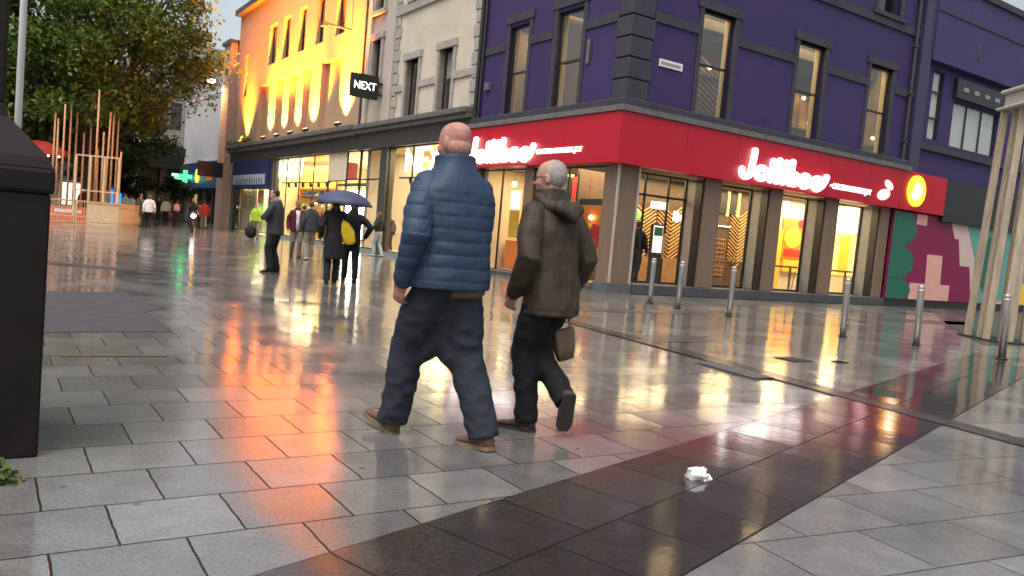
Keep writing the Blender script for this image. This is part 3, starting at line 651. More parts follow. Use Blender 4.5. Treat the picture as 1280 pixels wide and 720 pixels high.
q = b.mb(); q.f('L', 7.62, 17.38, -.12, .3, 4.38, 5.05); b.part('fascia', q, 'shopdark')
for a, c in ((7.62, 7.9), (14.38, 15.0)): q = b.mb(); q.f('L', a, c, -.05, .35, 0, 4.38); b.part('column', q, 'shopdark')
q = b.mb(); q.f('L', 7.9, 14.38, .0, .3, 0, .16); q.f('L', 15.0, 17.38, .0, .3, 0, .16); b.part('stall_riser', q, 'grey_panel')
shopwin(b, 'L', 7.9, 14.38, .08, .16, 4.38, vb=(.34, .67)); shopwin(b, 'L', 15.0, 17.38, .08, .16, 4.38, hb=(.7,))
q = b.mb(); q.box(.36, 7.6, 7.62, 17.0, 4.40, 4.6); q.box(.1, 7.6, 7.62, 17.0, 0, .15); b.part('shop_floor', q, 'int_cream')
q = b.mb(); q.box(7.5, 7.6, 7.62, 17.0, .15, 4.4); q.box(.4, 7.5, 7.61, 7.70, .15, 4.4); b.part('inner_wall', q, 'int_cream')
q = b.mb(); q.box(1.5, 1.6, 7.75, 14.3, .15, 3.95); b.part('display_wall', q, 'int_yellow')
q = b.mb(); q.cyl((.5, 8.2, 3.2), (.5, 14.2, 3.2), .035, n=8); rl = b.part('display_rail', q, 'blackp')
for i in range(7):
    q = b.mb(); v = 9+i*.7; q.cyl((.5, v, 3.17), (.55, v, 2.98), .06, .07, n=10); b.part('spot_lamp', q, 'blackp', rl)
b.text('L', 'NEXT', 13.2, 9.3, 3.40, .92, .30, 'next_white', None, 'lettering', off=.0, ext=.08)
q = b.mb(); q.box(1.0, 1.03, 13.6, 14.25, .9, 2.1); b.part('sale_poster', q, 'red_p')
def stock(b, v0, v1, n, u=1.28):
    r = random.Random(int(v0*10))
    for i in range(n):
        v = v0+(v1-v0)*(i+.5)/n; q = b.mb(); w = r.uniform(.16, .26); z0 = r.uniform(.9, 1.1); h = r.uniform(.55, .8)
        q.loft([[Vector((u+.07*math.cos(2*PI*k/14)*s_, v+w*math.sin(2*PI*k/14)*s_, z)) for k in range(14)] for z, s_ in ((z0-.35, .95), (z0, .8), (z0+h*.7, 1.0), (z0+h*.85, .8), (z0+h, .25), (z0+h+.08, .28))]); g_ = b.part('mannequin', q, r.choice(['white', 'navy', 'maroon_p', 'grey_panel', 'pink_m', 'wood_dark', 'cream', 'blue']), smooth=True)
        q = b.mb(); q.ell((u, v, z0+h+.22), .09, .08, .12); b.part('mannequin_head', q, 'white', g_, smooth=True)
        q = b.mb(); q.cyl((u, v-.07, .15), (u, v-.08, z0-.33), .05, .085, n=10); q.cyl((u, v+.07, .15), (u, v+.08, z0-.33), .05, .085, n=10); b.part('mannequin_legs', q, r.choice(['blackp', 'navy', 'brown', 'lead']), g_, smooth=True)
    q = b.mb()
    for z in (2.45, 2.85): q.box(u+.05, u+.2, v0, v1, z, z+.03)
    b.part('display_shelf', q, 'wood')
    for i in range(int((v1-v0)/.5)):
        q = b.mb(); q.box(u+.06, u+.19, v0+i*.5+.06, v0+i*.5+r.uniform(.2, .42), 2.48, 2.48+r.uniform(.1, .26)); b.part('folded_stock', q, r.choice(['white', 'navy', 'maroon_p', 'grey_panel', 'pink_m', 'blue', 'cream']))
stock(b, 8.6, 11.9, 4)
q = b.mb(); q.box(1.44, 1.49, 9.0, 10.1, 1.2, 2.3); q.box(1.44, 1.49, 12.2, 12.9, .9, 2.6); b.part('light_panel', q, 'menu_white')
q = b.mb(); q.box(-1.35, -.14, 15.52, 15.74, 6.36, 7.32); hs = b.part('projecting_sign', q, 'blackp', bevel=.02)
me_ = b.text('R', 'NEXT', -1.22, -.27, 6.70, .30, 15.515, 'next_white', hs, 'lettering', off=.0, ext=.02)
q = b.mb(); q.box(-.14, .06, 15.58, 15.68, 7.0, 7.08); q.box(-.14, .06, 15.58, 15.68, 6.55, 6.63); b.part('bracket', q, 'blackp', hs)

# ---- 4. floodlit building
b = B('floodlit_shop_building', 0, 17.4, 'pale building washed with orange floodlights above the clothes shop')
nich = [(31.75, 33.9), (29.05, 30.45), (26.75, 28.05), (24.35, 25.75), (20.4, 23.1)]
uw = [(31.05, 32.55), (28.6, 29.9), (26.0, 27.15), (23.2, 24.35), (20.35, 21.6)]
hol = [(a, c, 5.62, 8.9) for a, c in nich] + [(a, c, 9.95, 12.25) for a, c in uw] + [(36.9, 37.6, 8.6, 11.2)]
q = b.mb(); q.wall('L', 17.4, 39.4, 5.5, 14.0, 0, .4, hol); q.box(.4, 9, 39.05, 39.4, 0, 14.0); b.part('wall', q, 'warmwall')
q = b.mb()
for a, c in nich: q.f('L', a, c, .30, .39, 5.62, 8.9)
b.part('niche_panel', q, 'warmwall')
for a, c in uw: b.window('L', a, c, 9.95, 12.25, .22, 'blackp', 'glass_dark', (.28,), (.5,), .06)
b.window('L', 36.9, 37.6, 8.6, 11.2, .22, 'blackp', 'glass_dark', (.5,), (), .05)
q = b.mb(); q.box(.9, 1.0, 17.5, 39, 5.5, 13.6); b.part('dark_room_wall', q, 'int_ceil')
q = b.mb(); q.f('L', 17.4, 39.6, -.35, .5, 14.0, 14.35); b.part('coping', q, 'slate')
q = b.mb(); q.f('L', 17.42, 39.5, -.50, .0, 5.24, 5.46); q.f('L', 17.42, 39.5, -.34, .0, 5.02, 5.24); b.part('cornice', q, 'lead', bevel=.03)
q = b.mb(); q.f('L', 17.42, 39.4, -.12, .3, 4.40, 5.02); b.part('fascia', q, 'shopdark')
q = b.mb(); q.cyl((-.06, 17.6, 5.5), (-.06, 17.6, 13.9), .05, n=10); b.part('downpipe', q, 'slate')
q = b.mb(); q.bar((0, 19.4, 9.9), (-1.1, 19.9, 10.05), .08); q.box(-1.25, -1.0, 19.75, 20.05, 9.9, 10.1); b.part('wall_bracket', q, 'slate')
FLOOD = [(36.0, .8), (31.1, 1), (28.55, 1), (26.2, 1), (23.75, 1), (19.35, 1.7)]
for v, e in FLOOD:
    q = b.mb(); q.obox((-.38, v, 5.60), Vector((0, 1, 0)), Vector((.94, 0, .34)), Vector((-.34, 0, .94)), .16, .11, .07); fl = b.part('floodlight', q, 'blackp')
    q = b.mb(); q.obox((-.404, v, 5.676), Vector((0, 1, 0)), Vector((.94, 0, .34)), Vector((-.34, 0, .94)), .13, .08, .004); b.part('lens', q, 'lamp_warm', fl)
    q = b.mb(); q.box(-.42, -.34, v-.03, v+.03, 5.461, 5.55); b.part('bracket', q, 'blackp', fl)
for a, c in ((29.9, 30.4), (38.2, 38.9)): q = b.mb(); q.f('L', a, c, -.04, .35, 0, 4.4); b.part('column', q, 'shopdark')
shopwin(b, 'L', 17.44, 19.0, .08, .16, 4.4, hb=(.7,)); shopwin(b, 'L', 21.3, 29.9, .08, .16, 4.4, vb=(.25, .5, .75), hb=())
q = b.mb(); q.f('L', 19.0, 21.3, .06, .14, 3.1, 4.4); b.part('door_header', q, 'int_cream')
dd_ = b.window('L', 19.0, 21.3, .02, 3.1, .08, 'blackp', 'glass', (), (.5,), .05, 'door')
q = b.mb(); q.f('L', 17.42, 19.0, 0, .3, 0, .16); q.f('L', 21.3, 29.9, 0, .3, 0, .16); b.part('stall_riser', q, 'grey_panel')
q = b.mb(); q.box(.2, 8, 17.42, 30.2, 4.42, 4.6); q.box(.1, 8, 17.42, 30.2, 0, .02); b.part('shop_floor', q, 'int_cream')
q = b.mb(); q.box(7.9, 8, 17.42, 30.2, .02, 4.42); q.box(.35, 7.9, 30.0, 30.2, .02, 4.42); b.part('inner_wall', q, 'int_cream')
q = b.mb(); q.box(1.5, 1.6, 23.2, 29.9, .15, 4.1); b.part('display_wall', q, 'int_yellow')
stock(b, 23.6, 29.6, 6)
q = b.mb(); q.cyl((.5, 22.0, 3.1), (.5, 29.8, 3.1), .035, n=8); rl = b.part('display_rail', q, 'blackp')
for i in range(6):
    q = b.mb(); v = 22.6+i*1.2; q.cyl((.5, v, 3.08), (.55, v, 2.85), .07, .08, n=10); b.part('spot_lamp', q, 'blackp', rl)
b.text('L', 'NEXT', 29.65, 25.4, 3.36, .96, .30, 'next_white', None, 'lettering', off=.0, ext=.08)
q = b.mb(); q.box(2.5, 2.6, 22.4, 25.2, .4, 2.9); q.box(5.5, 5.6, 20.0, 23.0, 1.2, 3.2); b.part('light_panel', q, 'lamp_white')
q = b.mb(); q.box(1.0, 1.5, 21.2, 21.4, 3.3, 4.1); b.part('hanging_banner', q, 'maroon_p')
q = b.mb(); q.box(1.2, 1.3, 17.5, 22.9, 2.95, 3.10); q.box(2.2, 2.3, 17.5, 21, 3.5, 3.6); b.part('bulkhead', q, 'shopdark')
q = b.mb(); q.box(2.0, 2.05, 17.9, 19.2, 2.25, 2.8); b.part('light_panel', q, 'lamp_white')
for (u, v) in ((3.5, 18.4), (4.6, 20.5), (3.0, 16.6), (5.5, 18.0)):
    q = b.mb(); q.box(u, u+.6, v-.7, v+.7, .02, 1.35); b.part('clothes_rail', q, random.choice(['wood_dark', 'navy', 'brown']))
# far shop unit with navy fascia
q = b.mb(); q.f('L', 30.42, 38.2, -.2, .3, 2.75, 4.4); nf = b.part('navy_fascia', q, 'navy')
q = b.mb(); q.f('L', 30.8, 37.9, -.24, -.205, 2.95, 3.55); ns = b.part('sign_strip', q, mat('pale_blue_sign', (.42, .46, .60), .5, .1, 2), nf)
q = b.mb()
for i in range(12): q.f('L', 31.2+i*.52, 31.2+i*.52+.13, -.26, -.242, 2.98, 3.30)
b.part('sign_stripe', q, 'navy', nf)
shopwin(b, 'L', 30.42, 38.2, .05, .1, 2.75, vb=(.45,))
q = b.mb(); q.f('L', 30.42, 34.6, .9, 1.0, .0, 2.9); b.part('display_wall', q, 'int_cream')
q = b.mb()
for i in range(14): q.box(.42, .46, 34.4+i*.26, 34.4+i*.26+.22, .05, 2.7)
b.part('vertical_blind', q, mat('cream_vertical_blind', (.70, .60, .42), .7, .06, 3))
q = b.mb(); q.box(.3, 3.2, 30.25, 38.2, 2.8, 2.9); q.box(.1, 3.2, 30.25, 38.2, 0, .02); b.part('side_shop_floor', q, 'int_cream')
q = b.mb(); q.box(3.1, 3.2, 30.25, 38.2, .02, 2.8); b.part('side_shop_wall', q, 'int_cream')
# weeds on the cornice
def leaves_mesh(pts, size, n_each, spread, seed=1):
    rnd = random.Random(seed); bm = bmesh.new()
    for c in pts:
        for i in range(n_each):
            p = Vector(c) + Vector((rnd.gauss(0, spread), rnd.gauss(0, spread), rnd.gauss(0, spread)))
            a = Vector((rnd.gauss(0, 1), rnd.gauss(0, 1), rnd.gauss(0, 1))).normalized(); bb = a.orthogonal().normalized(); s = size*rnd.uniform(.6, 1.3)
            vs = [bm.verts.new(p+a*s), bm.verts.new(p+bb*s*.45), bm.verts.new(p-a*s), bm.verts.new(p-bb*s*.45)]; bm.faces.new(vs)
    me = bpy.data.meshes.new('leaves'); bm.to_mesh(me); bm.free(); return me
def leaf_mat(name, c1, c2, trans=.35):
    m, n, bs = nt(name); L = n.links
    g = N(n, 'ShaderNodeNewGeometry'); r = N(n, 'ShaderNodeValToRGB'); L.new(g.outputs['Random Per Island'], r.inputs[0])
    r.color_ramp.elements[0].color = (*c1, 1); r.color_ramp.elements[1].color = (*c2, 1)
    L.new(r.outputs[0], bs.inputs['Base Color']); bs.inputs['Roughness'].default_value = .45; bs.inputs['Specular IOR Level'].default_value = .4
    t = N(n, 'ShaderNodeBsdfTranslucent'); L.new(r.outputs[0], t.inputs[0]); mx = N(n, 'ShaderNodeMixShader'); mx.inputs[0].default_value = trans
    o = n.nodes['Material Output']; L.new(bs.outputs[0], mx.inputs[1]); L.new(t.outputs[0], mx.inputs[2]); L.new(mx.outputs[0], o.inputs[0]); return m
M['leaf'] = leaf_mat('tree_leaves', (.045, .100, .015), (.165, .255, .040))
M['leaf_dark'] = leaf_mat('dark_leaves', (.014, .026, .008), (.05, .07, .02))
M['weed'] = leaf_mat('weed_leaves', (.05, .10, .02), (.14, .20, .05))
rnd = random.Random(3)
for k, (v0, v1, n_) in enumerate(((37.4, 39.2, 14), (34.6, 36.2, 10))):
    pts = [(-.30+rnd.uniform(-.12, .12), rnd.uniform(v0, v1)-17.4, 5.5+abs(rnd.gauss(0, .14))) for _ in range(n_)]
    o = link_mesh('weed', leaves_mesh(pts, .09, 26, .09, k), M['weed']); o.location = W(0, 17.4); o.rotation_euler.z = ANG
    tag(o, ['tall weeds at the far end of the floodlit cornice', 'low weeds beside the farthest floodlight on the cornice'][k], 'plant')

# ---- 5. gabled grey building with ribbed front
b = B('ribbed_front_building', .3, 39.4, 'grey building with white ribbed cladding above a blue shop fascia')
q = b.mb(); q.box(.5, 8, 39.42, 57, 9.9, 12.0); q.box(.5, 8, 39.42, 57, 4.8, 9.9); b.part('wall', q, 'farwall')
q = b.mb()
for i in range(30): q.f('L', 42.3+i*.5, 42.3+i*.5+.28, .28, .5, 4.95, 9.7)
q.f('L', 42.2, 57, .24, .5, 9.7, 9.95); q.f('L', 42.2, 57, .24, .5, 4.8, 4.95); b.part('ribbed_cladding', q, 'ribs')
q = b.mb(); q.f('L', 40.3, 42.1, -.3, .5, 0, 12.4); b.part('brick_pier', q, 'pinkbrick')
q = b.mb(); q.f('L', 40.1, 42.3, -.45, .5, 12.4, 12.62); q.f('L', 42.3, 57.2, .1, .6, 12.0, 12.2); b.part('coping', q, 'slate')
q = b.mb()
for i in range(3): q.f('L', 40.8, 41.5, -.33, -.302, 10.4+i*.55, 10.7+i*.55)
b.part('pier_mark', q, 'brown')
q = b.mb(); q.f('L', 42.12, 52.5, .0, .5, 2.75, 4.72); bf = b.part('blue_fascia', q, 'blue')
q = b.mb(); q.loft([[(-.0-dd, 49.5+.52*math.cos(2*PI*k/24), 3.7+.52*math.sin(2*PI*k/24)) for k in range(24)] for dd in (0, .1)]); b.part('round_logo', q, 'roundel', bf)
q = b.mb(); q.f('L', 44.5, 46.6, -.05, -.002, 3.3, 4.0); b.part('logo_strip', q, 'orange_p', bf)
q = b.mb(); q.box(-1.9, -.32, 40.4, 40.6, 3.4, 4.4); b.part('projecting_sign', q, 'blackp')
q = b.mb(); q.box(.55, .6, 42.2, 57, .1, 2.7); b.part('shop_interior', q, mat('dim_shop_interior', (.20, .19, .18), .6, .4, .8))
q = b.mb(); q.f('L', 42.12, 57, .1, .5, 0, .12);
for v in (42.3, 44.8, 47.2, 49.6, 52.4): q.f('L', v, v+.16, .1, .5, .12, 2.75)
b.part('shopfront_frame', q, 'shopdark')
for a, c in ((42.46, 44.8), (44.96, 47.2), (47.36, 49.6), (49.76, 52.4)): shopwin(b, 'L', a, c, .2, .12, 2.72)
q = b.mb(); q.box(.40, .5, 49.9, 52.2, .3, 2.3); b.part('lit_display', q, 'menu_yellow')
q = b.mb(); q.box(-1.2, -.2, 53.1, 53.35, 3.4, 3.85); b.part('cross_sign', q, 'greenwhite')
q = b.mb(); q.box(-.72, -.42, 51.2, 51.4, 3.15, 4.1); q.box(-1.05, -.09, 51.2, 51.4, 3.47, 3.78); b.part('cross_sign', q, 'greenglow')
q = b.mb(); q.f('L', 52.6, 57, .0, .5, 2.75, 4.7); b.part('dark_fascia', q, 'slate')
q = b.mb(); q.bar((-.3, 42.4, 9.7), (-.9, 42.8, 10.05), .07); wl = b.part('wall_light', q, 'slate'); q = b.mb(); q.obox((-.95, 42.85, 10.05), Vector((1, 0, 0)), Vector((0, 1, 0)), Vector((0, 0, 1)), .28, .22, .12); b.part('lamp_head', q, 'lamp_white', wl, bevel=.04)

# ---- 6. dark fascia building at the far bend
b = B('dark_fascia_building', -3, 57.2, 'far corner building with a heavy black fascia closing the pedestrian street')
fw = [(-2.5, -1.6, 7.6, 9.9), (-.9, 0, 7.6, 9.9), (.7, 1.6, 7.6, 9.9), (-2.5, -1.6, 11.2, 13.3), (-.9, 0, 11.2, 13.3)]
lw2 = [(59+i*3.1, 60.5+i*3.1, 7.4, 9.9) for i in range(6)]
q = b.mb(); q.wall('R', -3, 8, 6.3, 15, 57.2, 57.6, fw); q.wall('L', 57.6, 80, 6.3, 15, -3, -2.6, lw2); b.part('wall', q, mat('beige_grey_far_wall', (.34, .31, .27), .8, .2, .7))
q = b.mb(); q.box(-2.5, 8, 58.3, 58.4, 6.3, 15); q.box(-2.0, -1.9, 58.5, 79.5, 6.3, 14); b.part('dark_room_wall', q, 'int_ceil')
for w in fw: b.window('R', *w, 57.3, 'slate', 'glass_dark', (.5,), (), .08)
for w in lw2: b.window('L', *w, -2.85, 'slate', 'glass_dark', (.5,), (), .08)
q = b.mb(); q.box(-3.4, 6, 56.5, 57.2, 4.3, 5.7); q.box(-3.7, 6, 56.2, 57.2, 5.7, 6.1); q.box(-3.4, -3.0, 57.2, 80, 4.3, 5.7); q.box(-3.7, -3, 57.2, 80, 5.7, 6.1); b.part('fascia', q, 'blackp')
for u in (-3.1, -1.5, .1, 1.7): q = b.mb(); q.box(u, u+.5, 56.7, 57.3, 0, 4.3); b.part('column', q, 'brown')
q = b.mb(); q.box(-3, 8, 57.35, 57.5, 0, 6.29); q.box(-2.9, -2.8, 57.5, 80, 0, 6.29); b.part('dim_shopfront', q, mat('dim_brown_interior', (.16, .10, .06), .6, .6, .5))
q = b.mb(); q.box(-2.4, -1.7, 57.30, 57.345, .6, 2.6); b.part('dim_window', q, 'int_warm'); q = b.mb(); q.box(-.8, -.1, 57.30, 57.345, .2, 2.8); b.part('dim_window', q, 'wood')
# ---- 7. far shops and blocks at the left
fo = Vector((-38.2, 75.2, 0)); fa = math.atan2(.46, .89); o = empty('far_left_shop', fo, fa, 'low far shop with lit white windows beneath a dark canopy seen past the barriers', 'building')
q = MB(); q.box(-14, 4.6, -1.2, 6, 2.7, 4.6); q.build('canopy', M['slate'], o)
q = MB(); q.box(-14, 4.6, .3, 6, 0, 2.7); q.build('wall', M['farwall'], o)
for x0, x1, m_ in ((-4.2, -2.2, 'menu_white'), (-1.6, -.5, 'menu_white'), (1.6, 4.0, 'menu_white'), (-9, -6, 'greenglow')): q = MB(); q.box(x0, x1, .2, .295, .5, 2.5); q.build('lit_window', M[m_], o)
q = MB(); q.box(-.2, 1.2, .2, .295, .3, 2.6); q.build('blue_panel', glow('lit_blue_panel', (.05, .35, .9), .9), o)
b = B('far_pale_block', -30, 80, 'far pale grey office block behind the tree crowns')
q = b.mb(); q.wall('R', -60, -3, 0, 12, 82, 82.5, [(-58+i*3.4, -56.2+i*3.4, 2+j*3.2, 4+j*3.2) for i in range(16) for j in range(3)]); q.box(-60, -3, 83, 90, 0, 11.9); b.part('wall', q, 'farwall')
# ================================================================== people
def Rz(a): return Matrix.Rotation(a, 3, 'Z')
def ik(a, c, l1, l2, pole):
    a, c = Vector(a), Vector(c); d = c-a; L = d.length
    if L > (l1+l2)*.999: k = L/((l1+l2)*.999); l1 *= k; l2 *= k
    x = (l1*l1-l2*l2+L*L)/(2*L); h = math.sqrt(max(0, l1*l1-x*x)); t = d.normalized()
    p = Vector(pole); p = (p - t*p.dot(t)).normalized()
    return a + t*x + p*h
def ering(cx, cy, z, rx, ry, n=28, pw=2.3, tilt=0.0):
    out = []
    for k in range(n):
        a = 2*PI*k/n; c, s_ = math.cos(a), math.sin(a)
        x = math.copysign(abs(c)**(2/pw), c)*rx; y = math.copysign(abs(s_)**(2/pw), s_)*ry
        out.append(Vector((cx+x, cy+y, z+tilt*y)))
    return out
SKIN = mat('skin', (.50, .27, .20), .5, .12, 9, spec=.4); SKIN_RED = mat('ruddy_skin', (.44, .215, .165), .5, .22, 16, spec=.4, bump=.12, bscale=260); SKIN_DK = mat('brown_skin', (.20, .10, .065), .5, .12, 9)
HAIR_G = mat('grey_hair', (.40, .355, .335), .7, .25, 60, bump=.3, bscale=120); HAIR_D = mat('dark_hair', (.02, .015, .012), .5, .3, 40); HAIR_B = mat('brown_hair', (.09, .05, .03), .5, .3, 40)
EYE = mat('dark_eye', (.03, .02, .02), .2, .1, 5)
SOLE_D = mat('dark_sole', (.035, .028, .024), .8, .2, 20); SOLE_T = mat('tan_sole', (.22, .15, .09), .8, .2, 20)
CL = {k: mat(k+'_cloth', c, r, .16, sc_, bump=bp, bscale=bs, spec=.3) for k, (c, r, sc_, bp, bs) in dict(
    puffer_blue=((.027, .049, .092), .55, 5, .15, 120), navy_trouser=((.025, .030, .041), .85, 8, .25, 200), brown_wax=((.046, .032, .021), .62, 6, .2, 90), black=((.012, .012, .013), .8, 6, .2, 150),
    black_jean=((.007, .0075, .009), .8, 8, .2, 200), grey=((.13, .14, .16), .8, 6, .2, 150), charcoal=((.035, .036, .042), .75, 6, .2, 150), maroon=((.085, .014, .02), .8, 6, .2, 120), white_top=((.70, .66, .64), .8, 6, .2, 120),
    khaki=((.25, .21, .15), .85, 6, .2, 150), greytrouser=((.16, .14, .12), .85, 6, .2, 150), lightjean=((.34, .40, .46), .85, 9, .2, 150), hiviz=((.34, .50, .04), .6, 6, .1, 120), pink=((.72, .38, .40), .8, 6, .2, 120), red=((.40, .02, .03), .7, 6, .2, 120),
    olive_dark=((.06, .055, .045), .8, 6, .2, 150), plaid=((.12, .11, .075), .85, 25, .2, 150), yellow_bag=((.78, .50, .02), .45, 5, .1, 60), paperbrown=((.20, .135, .085), .7, 8, .2, 80), umb=((.060, .066, .125), .5, 3, .1, 60), suede=((.155, .095, .065), .8, 9, .2, 150), darkbrown_shoe=((.075, .045, .025), .55, 9, .2, 120)).items()}

def head_parts(q, MX, s):
    """head with brow, nose, lips, chin and ears; MX maps head space (origin under the chin, +y forward) to the body"""
    P = lambda p: MX @ Vector(p)
    prof = [(0.0, .048, .026, .028), (.015, .042, .040, .046), (.04, .028, .050, .066), (.07, .018, .060, .080), (.10, .008, .068, .090), (.13, .002, .073, .096), (.16, -.002, .075, .097), (.19, -.005, .070, .090), (.212, -.007, .058, .074), (.228, -.009, .038, .048), (.2355, -.010, .014, .018)]
    q.loft([[P(p) for p in ering(0, cy, z, rx, ry, 24, 2.15)] for z, cy, rx, ry in prof])
    rot = MX.to_3x3()
    q.limb([P((0, .092, .132)), P((0, .104, .112)), P((0, .116, .094))], [.008*s, .011*s, .015*s], n=10)         # nose
    q.limb([P((-.016, .104, .091)), P((.016, .104, .091))], .009*s, n=8)
    q.limb([P((-.038, .080, .142)), P((0, .092, .145)), P((.038, .080, .142))], .010*s, n=8)                      # brow
    q.limb([P((-.020, .088, .060)), P((0, .096, .061)), P((.020, .088, .060))], .009*s, n=8); q.limb([P((-.017, .086, .049)), P((0, .093, .047)), P((.017, .086, .049))], .009*s, n=8)
    q.ell(P((0, .080, .022)), .022*s, .018*s, .018*s, rot, 10, 6)
    for sx in (-1, 1):
        q.ell(P((sx*.042, .058, .090)), .026*s, .026*s, .028*s, rot, 10, 6)                                       # cheek
        q.ell(P((sx*.077, -.010, .110)), .010*s, .020*s, .034*s, rot @ Rz(sx*R(-18)), 10, 8)                      # ear
def hand_parts(q, wrist, d, nrm, side, s, curl=1.0):
    """palm, four bent fingers of unequal length and a thumb from the side of the palm"""
    d = d.normalized(); nrm = (nrm - d*nrm.dot(d)).normalized(); w = d.cross(nrm)*side
    q.limb([wrist-d*.03, wrist+d*.02*s, wrist+d*.055*s, wrist+d*.088*s], [.022*s, .017*s, .0155*s, .0135*s], n=14, sx=2.3, axis=w)
    for off, ln, c0 in ((-.031, .074, 12), (-.0105, .083, 16), (.0105, .078, 20), (.031, .060, 26)):
        p = wrist + d*.082*s + w*off*s; pts = [p-d*.015*s, p]; a = R(c0)*curl
        for f in (.45, .32, .25):
            dd = d*math.cos(a) + nrm*math.sin(a); p = p + dd*(ln*f*s); pts.append(p); a += R(32)*curl
        q.limb(pts, [.0095*s, .0098*s, .0092*s, .0084*s, .0072*s], n=8)
    p = wrist + d*.025*s - w*.026*s; pts = [p, p+(d*.55-w*.62+nrm*.30).normalized()*.038*s]; pts.append(pts[-1]+(d*.85-w*.22+nrm*.40).normalized()*.030*s); pts.append(pts[-1]+(d*.92+w*.05+nrm*.35).normalized()*.022*s)
    q.limb(pts, [.013*s, .0115*s, .0098*s, .008*s], n=8)

def fold(amp, f=7.0, seed=0.0, zs=.6):
    def fn(co, n):
        p = Vector((co.x*f+seed, co.y*f, co.z*f*zs)); p2 = Vector((co.x*f*2.3, co.y*f*2.3+seed, co.z*f*2.3*zs+3))
        a = 1-abs(noise.noise(p))*2.2; return amp*(a*.75 + noise.noise(p2)*.6 - .35)
    return fn

